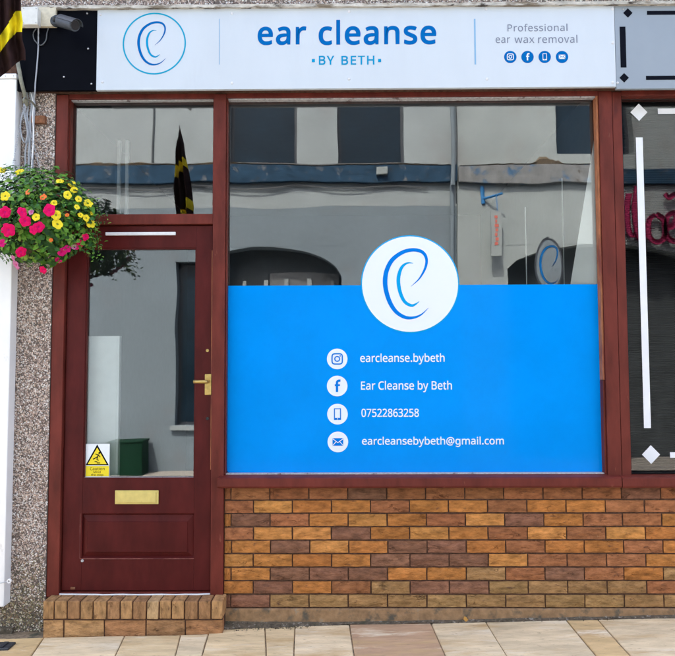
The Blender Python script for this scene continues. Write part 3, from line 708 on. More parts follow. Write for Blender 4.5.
def icon(par, kind, px, py, rpx, y, discmat, ink):
    cx, cz = W(px, py, y); r = (X(px+rpx, py, y)-X(px-rpx, py, y))/2
    d = disc('icon_disc', discmat, par, cx, cz, r, y, n=40); m = MB(); yi = y-.0014; a, b = yi-.0005, yi+.0005
    if kind == 'camera':
        n = 36; h = .50*r; q = .17*r; L = []
        for k in range(n+1):
            g_ = 2*math.pi*k/n; c, s = math.cos(g_), math.sin(g_); e = 4.5
            L.append((cx+h*math.copysign(abs(c)**(2/e), c), cz+h*math.copysign(abs(s)**(2/e), s)))
        m.ribbon(L, [.12*r]*(n+1), a, b); m.ring(cx, cz, .29*r, .18*r, a, b, 28); m.ring(cx+.29*r, cz+.29*r, .07*r, .005*r, a, b, 12)
    elif kind == 'f':
        L = catmull([(.34, .52), (.16, .52), (.03, .42), (0, .25), (0, 0), (0, -.58)], 5)
        m.ribbon([(cx+(p[0]-.02)*r, cz+p[1]*r) for p in L], [.22*r]*len(L), a, b)
        m.ribbon([(cx-.24*r, cz+.08*r), (cx+.27*r, cz+.08*r)], [.17*r]*2, a-.0006, b-.0006)
    elif kind == 'phone':
        wv, hv = .34*r, .56*r
        L = [(cx-wv, cz-hv), (cx+wv, cz-hv), (cx+wv, cz+hv), (cx-wv, cz+hv)]
        m.box(cx-wv, cx+wv, a, b, cz+hv-.08*r, cz+hv); m.box(cx-wv, cx+wv, a, b, cz-hv, cz-hv+.2*r)
        m.box(cx-wv, cx-wv+.09*r, a, b, cz-hv+.2*r, cz+hv-.08*r); m.box(cx+wv-.09*r, cx+wv, a, b, cz-hv+.2*r, cz+hv-.08*r)
        m2 = MB(); m2.ring(cx, cz-hv+.10*r, .06*r, .004*r, a-.0012, a-.0004, 10); m2.build('home_button', discmat, d)
    else:
        m.box(cx-.52*r, cx+.52*r, a, b, cz-.36*r, cz+.36*r)
        m2 = MB(); m2.ribbon([(cx-.5*r, cz+.31*r), (cx, cz-.07*r), (cx+.5*r, cz+.31*r)], [.07*r]*3, a-.0014, a-.0005)
        m2.ribbon([(cx-.5*r, cz-.33*r), (cx-.17*r, cz+.04*r)], [.06*r]*2, a-.0014, a-.0005); m2.ribbon([(cx+.5*r, cz-.33*r), (cx+.17*r, cz+.04*r)], [.06*r]*2, a-.0014, a-.0005)
        m2.build('envelope_fold', discmat, d)
    m.build('icon_symbol', ink, d)
for k, (a, b) in zip(('camera', 'f', 'phone', 'mail'), ((337.2, 358.9), (337.2, 386), (337.5, 414.1), (337.9, 441.9))):
    icon(vg, k, a, b, 10.3, VY-.0015, VWHITE, VEAR)
TYV = VY-.0018
text('lettering', 'earcleanse.bybeth', 360.2, 444.7, 361.9, 353.4, TYV, VWHITE, vg, bold=.012)
text('lettering', 'Ear Cleanse by Beth', 361, 452, 389.6, 380.8, TYV, VWHITE, vg, bold=.012)
text('lettering', '07522863258', 361.4, 419, 416.8, 408.6, TYV, VWHITE, vg, bold=.012)
text('lettering', 'earcleansebybeth@gmail.com', 362, 504, 444.6, 436.6, TYV, VWHITE, vg, bold=.012)

# ================================================================== SIGNS
sgn = empty('fascia_sign', (X(355, 88, FY), FY, Z(355, 88, FY)), 'white fascia board with blue ear cleanse lettering above the shop', 'sign')
fx0, fx1 = X(96.8, 50, FY), X(615.2, 50, FY); fz0, fz1 = Z(355, 88.4, FY), Z(355, 6.0, FY)
boxobj('board', SIGNW, sgn, fx0, fx1, FY, FY+.024, fz0, fz1, bev=.0015)
TF = FY-.0008
cx, cz, rr_ = ear(sgn, 154.3, 43.6, 31, TF, DKBLUE, CYAN)
m = MB(); m.ring(cx, cz, rr_*1.02, rr_*.975, TF-.0006, TF+.0006, 96); m.build('logo_ring', RINGB, sgn)
for pxl in (219.5, 475):
    rect('divider_line', LINEB, sgn, pxl-.45, 19, pxl+.45, 64.5, TF)
text('lettering', 'ear', 257.6, 306.4, 44.2, 26.6, TF, DKBLUE, sgn, bold=.020, spacing=1.08)
text('lettering', 'cleanse', 318.6, 436.4, 44.2, 19.6, TF, DKBLUE, sgn, bold=.020, spacing=1.08)
text('lettering', 'BY', 318.9, 334.2, 64.6, 55.8, TF, CYAN, sgn, bold=.016, spacing=1.14)
text('lettering', 'BETH', 341.4, 374.4, 64.6, 55.8, TF, CYAN, sgn, bold=.016, spacing=1.14)
for pxl in (313.4, 379.6): rect('lettering_dot', CYAN, sgn, pxl-1.5, 59, pxl+1.5, 62.2, TF)
text('lettering', 'Professional', 507.6, 567.5, 31.4, 23.8, TF, GREYINK, sgn, spacing=1.05)
text('lettering', 'ear', 495.7, 510.2, 43, 37.4, TF, GREYINK, sgn, spacing=1.05)
text('lettering', 'wax', 514.6, 534.4, 43, 37.5, TF, GREYINK, sgn, spacing=1.05)
text('lettering', 'removal', 538.2, 577.4, 43, 35, TF, GREYINK, sgn, spacing=1.05)
for k, a in zip(('camera', 'f', 'phone', 'mail'), (510.3, 527.5, 544.7, 562)):
    icon(sgn, k, a, 57, 6.2, TF, DKBLUE, VWHITE)
def screw(par, px, py, y, r=.0085, mt=SCREW):
    x, z = W(px, py, y); m = MB(); m.tube([(x, y, z), (x, y-.003, z), (x, y-.005, z)], [r, r*.9, r*.45], 12); return m.build('screw_cap', mt, par, smooth=False)
for p in ((100.4, 14.5), (102.4, 82), (232, 83), (349, 11.6), (349, 79), (486, 9), (487, 79), (612.4, 9), (612.8, 43), (612.6, 82.5), (232, 13.5)): screw(sgn, *p, FY)

bsg = empty('black_fascia_panel', (X(60, 88, FY), FY, Z(60, 90, FY)), 'plain black fascia panel left of the white sign', 'sign panel')
boxobj('board', SIGNK, bsg, X(17, 50, FY), fx0-.0025, FY+.004, FY+.026, Z(60, 90.2, FY), Z(60, 7.4, FY), bev=.0015)
for p in ((87.2, 13.6), (88.2, 48.8), (64, 77), (91.5, 84)): screw(bsg, *p, FY+.004, .006, STEEL)

gsg = empty('grey_fascia_sign', (X(650, 88, FY), FY, Z(650, 88, FY)), 'grey neighbouring fascia board with black diamond border', 'sign')
boxobj('board', SIGNG, gsg, fx1+.0025, 2.7, FY+.002, FY+.026, Z(640, 88.6, FY), Z(640, 5.2, FY), bev=.0015)
TG = FY+.0012
diamond('border_diamond', BLACKINK, gsg, 627.9, 13, 4.8, TG); diamond('border_diamond', BLACKINK, gsg, 624.2, 77.8, 4.8, TG)
rect('border_bar', BLACKINK, gsg, 620.7, 26.7, 625.4, 67.6, TG)
m = MB(); m.box(X(647, 13, TG), 2.5, TG-.0005, TG+.0005, Z(660, 14.8, TG), Z(660, 10.9, TG)); m.build('border_bar', BLACKINK, gsg)
m = MB(); m.box(X(646, 78, TG), 2.5, TG-.0005, TG+.0005, Z(660, 79.8, TG), Z(660, 75.8, TG)); m.build('border_bar', BLACKINK, gsg)
screw(gsg, 617.6, 82.8, FY+.002, .007); screw(gsg, 623, 9.2, FY+.002, .006, STEEL)

# ================================================================== LEFT-HAND FITTINGS
# white pilaster of the next shop
px_r = X(11.0, 300, -.10)
pil = empty('white_pilaster', (px_r-.12, -.06, Z(4, 607, -.1)), 'white plastic pilaster at the far left of the front', 'pilaster')
m = MB(); zt_p, zb_p = Z(4, 79, -.1), Z(4, 607, -.1); xl_p = px_r-.26
m.box(xl_p, px_r, -.10, -.02, zb_p, zt_p, bev=.006); m.build('casing', UPVC, pil)
m = MB(); m.box(xl_p-.004, px_r+.004, -.108, -.02, zt_p+.001, Z(4, 73.5, -.108), bev=.004); m.build('cap', UPVC, pil)
for k in range(5): c_ = (px_r-.012-.02*k*2.4, zt_p+.014); m = MB(); m.tube([(c_[0], -.112, c_[1]), (c_[0], -.107, c_[1])], .003, 8); m.build('rivet', STEEL, pil)
e_ = W(9, 581, -.115); m = MB()
m.ring(e_[0], e_[1], .012, .006, -.118, -.106, 16); m.build('eyelet', UPVC, pil)
m = MB(); m.tube([(xl_p, -.112, e_[1]-.012), (e_[0]-.05, -.113, e_[1]-.012), (e_[0]-.010, -.113, e_[1]-.004)], .0022, 6); m.build('wire', STEEL, pil)
# neighbouring dark recess above the pilaster and kerb at its foot
boxobj('base_block', DIRT, pwall, -2.02, X(12, 640, -.05), -.05, -.018, gz(-2)-.05, Z(5, 628, -.05), bev=.012)
dr = empty('drain_cover', (X(3, 648, -.2), -.2, gz(-1.8)), 'small dark metal drain cover in the bottom left corner', 'drain cover')
A = Gxy(13, 648); Bq = Gxy(5, 641)
m = MB(); zz = gz(A.x, A.y)+.006; m.box(A.x-.30, A.x-.012, A.y-.03, A.y+.06, zz-.02, zz+.004, bev=.004); m.build('frame', DRAIN, dr)
for k in range(5): m = MB(); m.box(A.x-.27+k*.05, A.x-.245+k*.05, A.y-.02, A.y+.05, zz+.005, zz+.010, bev=.002); m.build('bar', DRAIN, dr)

# beige mounting board, junction box, CCTV
BY = FY-.012
boxo = rect('mounting_board', BEIGE, None, 19, 8.2, 56.6, 27.4, BY, th=.022); tag(boxo, 'beige mounting board behind the security camera', 'board')
jb = empty('junction_box', (X(32, 27, BY), BY, Z(32, 27, BY)), 'small white square junction box beside the security camera', 'junction box')
x0, z0 = W(24, 27.2, BY-.03); x1, z1 = W(40.2, 9.6, BY-.03)
m = MB(); m.box(x0+.002, x1-.002, BY-.045, BY-.012, z0+.002, z1-.002, bev=.004); m.build('base', PLASTIC, jb)
m = MB(); m.box(x0, x1, BY-.062, BY-.046, z0, z1, bev=.005); lid = m.build('lid', PLASTIC, jb)
for sx_, sz_ in ((x0+.010, z0+.010), (x1-.010, z0+.010), (x0+.010, z1-.010), (x1-.010, z1-.010)):
    m = MB(); m.tube([(sx_, BY-.0645, sz_), (sx_, BY-.0615, sz_)], .004, 8); m.build('lid_screw', STEEL, lid)
cc = empty('security_camera', (X(55, 20, BY), BY, Z(55, 25, BY)), 'grey bullet security camera on the black fascia panel', 'security camera')
bx_, bz_ = W(54.5, 20, BY-.04)
m = MB(); m.tube([(bx_, BY-.011, bz_), (bx_, BY-.03, bz_), (bx_, BY-.042, bz_)], [.030, .030, .024], 20); m.build('mount', CAMG, cc, smooth=False)
m = MB(); m.tube([(bx_, BY-.035, bz_), (bx_+.008, BY-.06, bz_), (bx_+.024, BY-.075, bz_-.002)], .013, 12); m.build('arm', CAMG, cc, smooth=True)
A = Vector((*[W(59.5, 20.5, BY-.08)[0]], BY-.075, W(59.5, 20.5, BY-.08)[1])); Bv = Vector((W(75.5, 25.6, BY-.15)[0], BY-.15, W(75.5, 25.6, BY-.15)[1]))
d = (Bv-A).normalized()
m = MB(); m.tube([A, A+d*.006, Bv-d*.012, Bv-d*.004, Bv-d*.004], [.030, .034, .034, .032, .026], 24); m.build('barrel', CAMG, cc, smooth=False)
m = MB(); m.tube([Bv-d*.006, Bv-d*.003], [.027, .025], 24); m.build('lens', CAMD, cc)
m = MB(); side_ = d.cross(Vector((0, 0, 1))).normalized(); upv = side_.cross(d).normalized(); vs = []; fs = []
for i, t in enumerate((.012, None)):
    o_ = A+d*t if t else Bv+d*.016
    for k in range(9):
        g_ = R(-78+156*k/8); n_ = upv*math.cos(g_)+side_*math.sin(g_)
        vs += [o_+n_*.0385, o_+n_*.036]
for k in range(8): a = 2*k; b = 18+2*k; fs += [(a, a+2, b+2, b), (a+1, b+1, b+3, a+3), (b, b+2, b+3, b+1), (a, a+1, a+3, a+2)]
fs += [(0, 18, 19, 1), (16, 17, 35, 34)]
m.add(vs, fs); m.build('hood', CAMG, cc)

# cables
def wire(name, pts, y, r, mt, lab, cat, grp=None, n=5):
    P = catmull([(*W(a, b, y if len(q) == 0 else q[0]), y if len(q) == 0 else q[0]) for a, b, *q in pts], n)
    m = MB(); m.tube([(p[0], p[2], p[1]) for p in P], r, 7); return tag(m.build(name, mt, None, smooth=True), lab, cat, grp)
YC = FY-.004
wire('cable_loop', [(36, 29, YC-.02), (33.5, 33), (34, 39), (38, 44), (42, 45), (46, 40), (47, 33), (49, 27), (51.5, 23, YC-.02)], YC, .0035, CABLED, 'looped thin cable hanging under the security camera', 'cable')
wire('cable_drop', [(38.5, 27.5, YC-.02), (38.4, 36), (38.2, 50), (37, 66), (35.5, 82), (35, 92), (34, 103, -.04)], YC, .0042, CABLE, 'straight grey cable running down the black panel', 'cable')
yp = -.045
cb = [(30, 91), (31.5, 104), (30, 118), (31, 134), (30, 152), (29.5, 182)]
for k, (dx, rad, mt, lab) in enumerate(((0, .0075, CABLE, 'thickest grey cable of the bundle on the pebbledash above the basket'), (-3.6, .005, CABLE, 'left grey cable of the bundle on the pebbledash'),
                                         (3.4, .006, CABLE, 'right grey cable of the bundle on the pebbledash'), (1.6, .0035, UPVC, 'thin white cable in front of the grey bundle on pebbledash'))):
    wire('wall_cable', [(a+dx+random.uniform(-1.2, 1.2), b) for a, b in cb], yp-.004*k, rad, mt, lab, 'cable', 'cables above the basket')
wire('wall_cable', [(27, 104), (23.5, 112), (20.5, 124), (21.5, 136), (25, 143), (27.5, 134), (26, 122), (24, 112), (26, 104)], yp-.02, .0045, CABLE, 'grey cable curled in a loop left of the bundle', 'cable', 'cables above the basket')
m = MB(); a = W(18, 57, -.12); b = W(27.5, 106, -.06)
m.tube([(a[0], -.14, a[1]), ((a[0]+b[0])/2-.003, -.105, (a[1]+b[1])/2), (b[0], -.06, b[1])], .012, 8)
tag(m.build('conduit', OLIVE, None, smooth=True), 'olive grey conduit slanting down past the black panel', 'conduit')
m = MB(); m.box(X(31, 120, -.04), X(45.5, 120, -.04), -.05, -.02, Z(38, 123.5, -.04), Z(38, 116, -.04), bev=.003)
tag(m.build('rusty_bracket', RUST), 'rusty iron bracket stub on the pebbledash beside the cables', 'bracket')

# ================================================================== HANGING BASKET
HBY = -.26
bc = Vector((X(34, 222, HBY), HBY, Z(34, 222, HBY)))
hb = empty('hanging_basket', (bc.x, bc.y, bc.z-.16), 'hanging basket overflowing with pink, yellow and orange flowers', 'hanging basket')
m = MB(); vs = []; fs = []
for j in range(8):
    t = j/7; rr_ = .165*math.cos(t*math.pi/2*.96); zz = bc.z-.03-.17*math.sin(t*math.pi/2)
    for k in range(20): g_ = 2*math.pi*k/20; vs.append((bc.x+rr_*math.cos(g_), bc.y+rr_*math.sin(g_), zz))
for j in range(7):
    for k in range(20): fs.append((j*20+k, (j+1)*20+k, (j+1)*20+(k+1) % 20, j*20+(k+1) % 20))
m.add(vs, fs); m.build('bowl', LINER, hb, smooth=True)
hook = Vector((X(24, 103, -.2), -.2, Z(24, 103, -.2)))
for a in (100, 215, 330):
    e_ = Vector((bc.x+.16*math.cos(R(a)), bc.y+.16*math.sin(R(a)), bc.z-.03)); m = MB(); N_ = 26
    for i in range(N_):
        p = hook.lerp(e_, i/N_); q = hook.lerp(e_, (i+.85)/N_); sd = Vector((.0035 if i % 2 else 0, 0 if i % 2 else .0035, 0))
        m.tube([p, p.lerp(q, .3)+sd, p.lerp(q, .7)+sd, q], .0012, 4, caps=False); m.tube([p, p.lerp(q, .3)-sd, p.lerp(q, .7)-sd, q], .0012, 4, caps=False)
    m.build('chain', CABLE, hb)
m = MB(); m.tube([(hook.x, -.02, hook.z+.03), (hook.x, -.10, hook.z+.045), (hook.x, -.19, hook.z+.035), (hook.x, -.212, hook.z+.015), (hook.x, -.2, hook.z)], .006, 8)
tag(m.build('basket_bracket', OLIVE, None, smooth=True), 'short iron wall bracket holding the hanging flower basket', 'bracket')
# foliage
lm = MB(); lm.c = []
greens = [(.05, .15, .015), (.075, .21, .02), (.025, .08, .014), (.12, .27, .03), (.04, .13, .03), (.19, .33, .05), (.015, .05, .012)]
def add_leaf(p, nrm, ln, wd, col, droop=.25):
    nrm = nrm.normalized(); t = Vector((random.uniform(-1, 1), random.uniform(-1, 1), random.uniform(-1, .5)))
    t = (t-nrm*t.dot(nrm)).normalized(); t = (t+nrm*random.uniform(-.1, .5)).normalized(); s = t.cross(nrm).normalized(); up = s.cross(t).normalized()
    pts = [p, p+t*ln*.35+s*wd*.5+up*wd*.12, p+t*ln*.35-s*wd*.5+up*wd*.12, p+t*ln*.42-up*.0, p+t*ln*.75+s*wd*.33-up*ln*droop*.3, p+t*ln*.75-s*wd*.33-up*ln*droop*.3, p+t*ln-up*ln*droop]
    lm.add([tuple(q) for q in pts], [(0, 1, 3), (0, 3, 2), (1, 4, 3), (3, 5, 2), (4, 6, 3), (3, 6, 5)])
    for i in range(7): k = random.uniform(.9, 1.1); lm.c.append((col[0]*k, col[1]*k, col[2]*k))
def blob(u, v):                            # uneven outline radius factor
    return 1+.20*noise.noise((u*2.2, v*2.2, 3.1))+.12*noise.noise((u*6, v*6, 9))
RX, RY, RZ = .325, .22, .27
cshift = Vector((.015, -.02, .015))
for i in range(5200):
    g_ = random.uniform(0, 2*math.pi); zc = random.uniform(-1, 1); s = math.sqrt(1-zc*zc); n_ = Vector((s*math.cos(g_), s*math.sin(g_), zc))
    if n_.y > .55: continue
    rad = random.choice([1, 1, .95, .85, .7, .5])*blob(n_.x+n_.z, n_.z-n_.y)*random.uniform(.9, 1.05)
    q = bc+cshift+Vector((n_.x*RX*rad, n_.y*RY*rad, n_.z*(RZ if n_.z > 0 else .235)*rad*(1 if n_.z > 0 else 1)))
    if q.y > -.03: continue
    c = random.choice(greens); ln = random.uniform(.018, .046)*(1.5 if random.random() < .10 else 1)
    add_leaf(q, n_+Vector((0, -.3, .55)), ln, ln*random.uniform(.5, .75), c)
for i in range(70):                        # trailing sprigs and wispy ends
    g_ = random.uniform(math.pi, 2*math.pi) if i % 3 else random.uniform(-.3, .4); p = bc+cshift+Vector((math.cos(g_)*RX*.9, math.sin(g_)*RY*.9, random.uniform(-.20, .16)))
    dirv = Vector((math.cos(g_)*.7, math.sin(g_)*.4, random.uniform(-.9, .5))).normalized(); L_ = random.uniform(.05, .13)
    for k in range(9):
        q = p+dirv*L_*k/9+Vector((0, 0, -.05*(k/9)**2)); ln = random.uniform(.012, .026)
        if q.y < -.03: add_leaf(q, Vector((random.uniform(-.5, .5), -.6, .7)), ln, ln*.5, random.choice(greens[1:]))
tag(lm.build('foliage', LEAF, hb), kind='stuff')
def flower_mesh(seed, lobes=5):
    rnd = random.Random(seed); m = MB(); n = lobes*4; vs = [(0, .35, 0)]; fs = []; mi = []
    for ri, (rad, yy) in enumerate(((.22, .08), (.65, -.06), (1.0, .04))):
        for k in range(n):
            a = 2*math.pi*k/n; lob = 1-(.085 if ri == 2 else .03)*(1-abs(math.sin(a*lobes/2)))*1.6
            vs.append((rad*lob*math.cos(a)*rnd.uniform(.94, 1.06), yy+(rnd.uniform(-.16, .16) if ri else 0), rad*lob*math.sin(a)*rnd.uniform(.94, 1.06)))
    for k in range(n): fs.append((0, 1+(k+1) % n, 1+k)); mi.append(1)
    for ri in range(2):
        for k in range(n): a = 1+ri*n+k; b = 1+ri*n+(k+1) % n; fs.append((a, b, b+n, a+n)); mi.append(0)
    m.add(vs, fs); m.mi = mi; return m.mesh('flower', smooth=True)
fl = {}
for nm, mt in (('pink', PINK), ('mag', PINK2), ('yel', YEL), ('org', ORG), ('lil', LILAC)):
    fl[nm] = [flower_mesh(hash(nm) % 97 + k if False else k*7+len(nm)) for k in range(3)]
    for me in fl[nm]: me.materials.append(mt); me.materials.append(FHEART if nm in ('yel', 'org') else PINK2)
flowers = [('yel', 19.5, 172, 5), ('yel', 5, 196, 4.5), ('org', 28, 192, 3.2), ('org', 43, 197, 3.4), ('pink', 5, 212, 6.2), ('pink', 22, 212, 5.6), ('pink', 25, 221, 5.8), ('pink', 49.5, 210, 5.6), ('pink', 8, 230, 6.6),
           ('pink', 33, 230, 5.2), ('pink', 38.5, 227, 5.8), ('pink', 21, 252, 5.8), ('yel', 36, 217, 3.8), ('yel', 54, 203, 3.4), ('yel', 56, 215, 4.2), ('yel', 57.5, 224, 5), ('yel', 60, 181, 3.6), ('yel', 67.5, 195, 4.4),
           ('yel', 72, 184, 3.4), ('yel', 74, 190, 3.6), ('yel', 78.5, 199, 3.6), ('yel', 88, 203, 4.6), ('yel', 80.5, 215, 3), ('yel', 86.5, 218, 3.6), ('yel', 91, 223.5, 4.4), ('yel', 92, 213.5, 2.6), ('mag', 62, 252, 4), ('mag', 67, 249, 3.6),
           ('mag', 58.5, 260, 4), ('pink', 85, 237, 4), ('pink', 80, 243, 3.6), ('mag', 76, 247, 3.2), ('pink', 43, 270, 4.6), ('lil', 16, 265, 4.2), ('lil', 13, 258, 3), ('lil', 31, 212, 3), ('lil', 74, 247, 2.4), ('mag', 2, 243, 4), ('org', 51, 240, 2.0), ('org', 67, 215, 1.8), ('yel', 77, 207, 3), ('yel', 2, 170, 4), ('mag', -8, 225, 6), ('pink', -14, 240, 6), ('yel', -10, 200, 4.5)]
stems = MB()
for (kind, a, b, rp) in flowers:
    # depth from the basket's rounded front surface
    d_ = ray(a, b); best = None
    for s_ in range(0, 400):
        t = 3.2+.003*s_; p = EYE+d_*t; q = p-bc-cshift
        e = (q.x/(RX*1.02))**2+(q.y/(RY*1.10))**2+(q.z/(RZ*1.0 if q.z > 0 else .245))**2
        if e < 1: best = p; break
    if best is None: best = EYE+d_*((bc.y-.02-EYE.y)/d_.y)
    best = best-d_.normalized()*.028
    o = link('flower', random.choice(fl[kind]), None, hb); r_w = rp*1.14*.00584*(best.y-EYE.y)/4.083
    n_ = (best-bc-cshift); n_ = Vector((n_.x/RX**2, n_.y/RY**2, n_.z/RZ**2)).normalized()*.75+Vector((random.uniform(-.55, .55), -.7, random.uniform(-.2, .5))); r_w *= random.uniform(.88, 1.12)
    o.location = best; o.rotation_euler = n_.normalized().to_track_quat('-Y', 'Z').to_euler(); o.rotation_euler.rotate_axis('Y', random.uniform(0, 6.28)); o.scale = (r_w, r_w, r_w*random.uniform(.8, 1))

# ================================================================== FLAG
fy = -1.50
fp_ = empty('flag_pole', (-1.45, -.02, 3.72), 'slim flag pole fixed above the frame at top left', 'flag pole')
m = MB(); m.tube([(-1.40, .0, 3.74), (-1.27, -1.5, 3.62)], .014, 10); m.build('pole', STEEL, fp_)
m = MB(); m.tube([(-1.40, -.03, 3.74), (-1.395, -.045, 3.739)], .05, 16); m.build('wall_plate', STEEL, fp_)
m = MB(); NU, NV = 40, 200; vs = []; fs = []; mi = []
right = [(-.0, -140), (4, -120), (10, -80), (15, -45), (19, -15), (20.5, 0), (20.5, 10), (22.5, 22), (21.5, 31), (22, 40), (25, 50), (25.5, 60)]
def edge_r(py):
    for (a, b), (c, d) in zip(right, right[1:]):
        if b <= py <= d: return a+(c-a)*(py-b)/(d-b)
    return right[-1][0]
for j in range(NV+1):
    py = -140+200*j/NV
    for i in range(NU+1):
        u = i/NU; er = edge_r(py); wid = 9+25*min(1, (j/NV)*2.0); a = er-wid*(1-u)
        yv = fy+.03*math.sin(u*15+j*.012)*min(1, j/30)+.05*u+.008*noise.noise((u*4, j*.032, 2))
        sl_ = 1.4 if py < 30 else 1.4-.55*(py-30)/30
        pyy = py+max(0, (er-5)-a)*sl_*min(1, max(0, (j-50)/90))
        x, z = W(a, pyy, yv); vs.append((x, yv, z))
def u_row(i): t = max(0, min(1, (i/NU-.55)/.3)); return t*t*(3-2*t)
for j in range(NV):
    for i in range(NU):
        a = j*(NU+1)+i; fs.append((a, a+NU+1, a+NU+2, a+1)); py = -140+200*(j+.5)/NV
        mi.append(1 if 13-2*u_row(i) <= py <= 29+3*u_row(i) or -70 < py < -52 else 0)
m.add(vs, fs); m.mi = mi
fg = empty('flag', (-1.27, fy, Z(10, 58, fy)), 'limp black flag with a yellow stripe hanging at the top left corner', 'flag')
fo = m.build('cloth', [CLOTHK, CLOTHY], fg, smooth=True)
sm = fo.modifiers.new('thickness', 'SOLIDIFY'); sm.thickness = .002

# ================================================================== INSIDE THE SHOP
ix0, ix1 = xL0-.02, xR0+.004; iz0, iz1 = .19, z_head+.06
def st_box(name, mt, *a):
    return tag(boxobj(name, mt, None, *a), kind='structure')
st_box('inside_floor', FLOORIN, ix0-.1, ix1+.1, .16, 3.6, iz0-.05, iz0)
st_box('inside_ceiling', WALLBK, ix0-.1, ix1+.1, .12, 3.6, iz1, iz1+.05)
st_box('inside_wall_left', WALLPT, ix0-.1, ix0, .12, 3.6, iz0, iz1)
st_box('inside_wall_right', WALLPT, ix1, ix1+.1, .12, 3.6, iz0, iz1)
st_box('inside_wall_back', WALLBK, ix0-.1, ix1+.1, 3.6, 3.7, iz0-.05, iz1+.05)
pt = empty('inside_partition', (X(100, 470, .5), .5, iz0), 'white partition panel standing inside behind the door glass', 'partition')
py_ = .125
m = MB(); m.box(X(70, 400, py_), X(116.5, 400, py_), py_, py_+.03, iz0, Z(100, 336, py_), bev=.003); m.build('board', WALLIN, pt)
m = MB(); m.box(X(116.6, 400, py_), X(119, 400, py_), py_-.004, py_+.034, iz0, Z(100, 336, py_), bev=.003); m.build('edge_post', WALLIN, pt)
cheek = MB(); c0 = (xR0-.006, .068); c1 = (xR0-.165, .13)  # added board; its sloping top imitates the light edge on the side wall
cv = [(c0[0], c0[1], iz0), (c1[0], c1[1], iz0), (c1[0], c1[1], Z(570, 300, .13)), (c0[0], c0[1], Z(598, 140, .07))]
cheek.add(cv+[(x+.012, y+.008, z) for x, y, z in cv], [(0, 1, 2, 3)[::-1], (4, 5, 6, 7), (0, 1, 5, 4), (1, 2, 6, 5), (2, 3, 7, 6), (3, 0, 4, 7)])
tag(cheek.build('lit_wall_board', WALLIN), 'added white board shaped like the lit part of the inner side wall', 'board')
for a_, b_ in ((526, 207), (563.5, 178)):
    m = MB(); xx = X(a_, 250, .5); m.tube([(xx, .5, Z(a_, 300, .5)), (xx, .5, Z(a_, b_, .5))], .0035, 6)
    tag(m.build('display_rod', WALLIN), ('shorter' if a_ < 540 else 'taller')+' thin white display rod inside the right of the shop window', 'rod')
lin = empty('vertical_blind', (X(122, 230, 1.0), 1.0, Z(122, 232, 1.0)), 'narrow white vertical blind slats hanging inside behind the transom light', 'blind')
for a_, wd_ in ((98, .12), (118.5, .022), (126.5, .022)):
    xx = X(a_, 170, 1.0); m = MB(); m.box(xx-wd_/2, xx+wd_/2, 1.0, 1.03, Z(a_, 232, 1.0), Z(a_, 128 if a_ > 110 else 112, 1.0), bev=.003); m.build('slat', WALLIN, lin)

# ================================================================== ACROSS THE STREET (seen in the glass)
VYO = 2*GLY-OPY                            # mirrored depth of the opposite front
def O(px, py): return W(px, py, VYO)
def wall_holes(name, mt, par, x0, x1, z0, z1, holes, yf, th=.3):
    xs = sorted({x0, x1, *[h[0] for h in holes], *[h[1] for h in holes]}); zs = sorted({z0, z1, *[h[2] for h in holes], *[h[3] for h in holes]})
    xs = [x for x in xs if x0 <= x <= x1]; zs = [z for z in zs if z0 <= z <= z1]; m = MB()
    for a, b in zip(xs, xs[1:]):
        run = None
        for c, d in list(zip(zs, zs[1:]))+[(None, None)]:
            hole = c is None or any(h[0] < (a+b)/2 < h[1] and h[2] < (c+d)/2 < h[3] for h in holes)
            if not hole: run = (run[0], d) if run else (c, d)
            elif run: m.box(a, b, yf-th, yf, run[0], run[1]); run = None
    return m.build(name, mt, par)
seam = O(458, 230)[0]; TOPZ = 6.6
zband0, zband1 = O(330, 183.5)[1], O(330, 166)[1]
zw0 = O(300, 163)[1]; zgrey = O(330, 207)[1]
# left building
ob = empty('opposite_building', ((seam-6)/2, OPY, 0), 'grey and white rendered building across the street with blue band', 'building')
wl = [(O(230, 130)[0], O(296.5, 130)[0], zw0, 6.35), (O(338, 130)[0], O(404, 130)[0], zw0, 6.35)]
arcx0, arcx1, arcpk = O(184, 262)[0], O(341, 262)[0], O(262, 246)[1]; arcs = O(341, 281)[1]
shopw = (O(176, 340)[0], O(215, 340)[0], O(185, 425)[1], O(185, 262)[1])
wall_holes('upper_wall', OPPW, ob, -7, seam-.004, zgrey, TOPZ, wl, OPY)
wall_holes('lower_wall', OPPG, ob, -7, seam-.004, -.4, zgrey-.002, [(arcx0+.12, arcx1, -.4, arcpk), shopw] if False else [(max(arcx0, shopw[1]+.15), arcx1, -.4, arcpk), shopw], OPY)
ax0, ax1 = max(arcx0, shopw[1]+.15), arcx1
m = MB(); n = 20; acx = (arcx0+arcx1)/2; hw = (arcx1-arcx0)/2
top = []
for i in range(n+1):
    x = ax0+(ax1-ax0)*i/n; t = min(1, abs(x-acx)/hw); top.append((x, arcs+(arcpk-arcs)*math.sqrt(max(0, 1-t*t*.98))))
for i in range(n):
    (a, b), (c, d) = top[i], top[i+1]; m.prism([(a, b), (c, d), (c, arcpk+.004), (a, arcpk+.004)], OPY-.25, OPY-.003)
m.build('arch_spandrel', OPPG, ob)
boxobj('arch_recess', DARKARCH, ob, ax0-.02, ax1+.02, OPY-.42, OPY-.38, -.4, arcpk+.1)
m = MB(); a, b = O(268, 271), O(338, 290); m.box(a[0], b[0], OPY-.37, OPY-.33, .3, a[1]); m.build('shop_panel', SHOPP, ob)
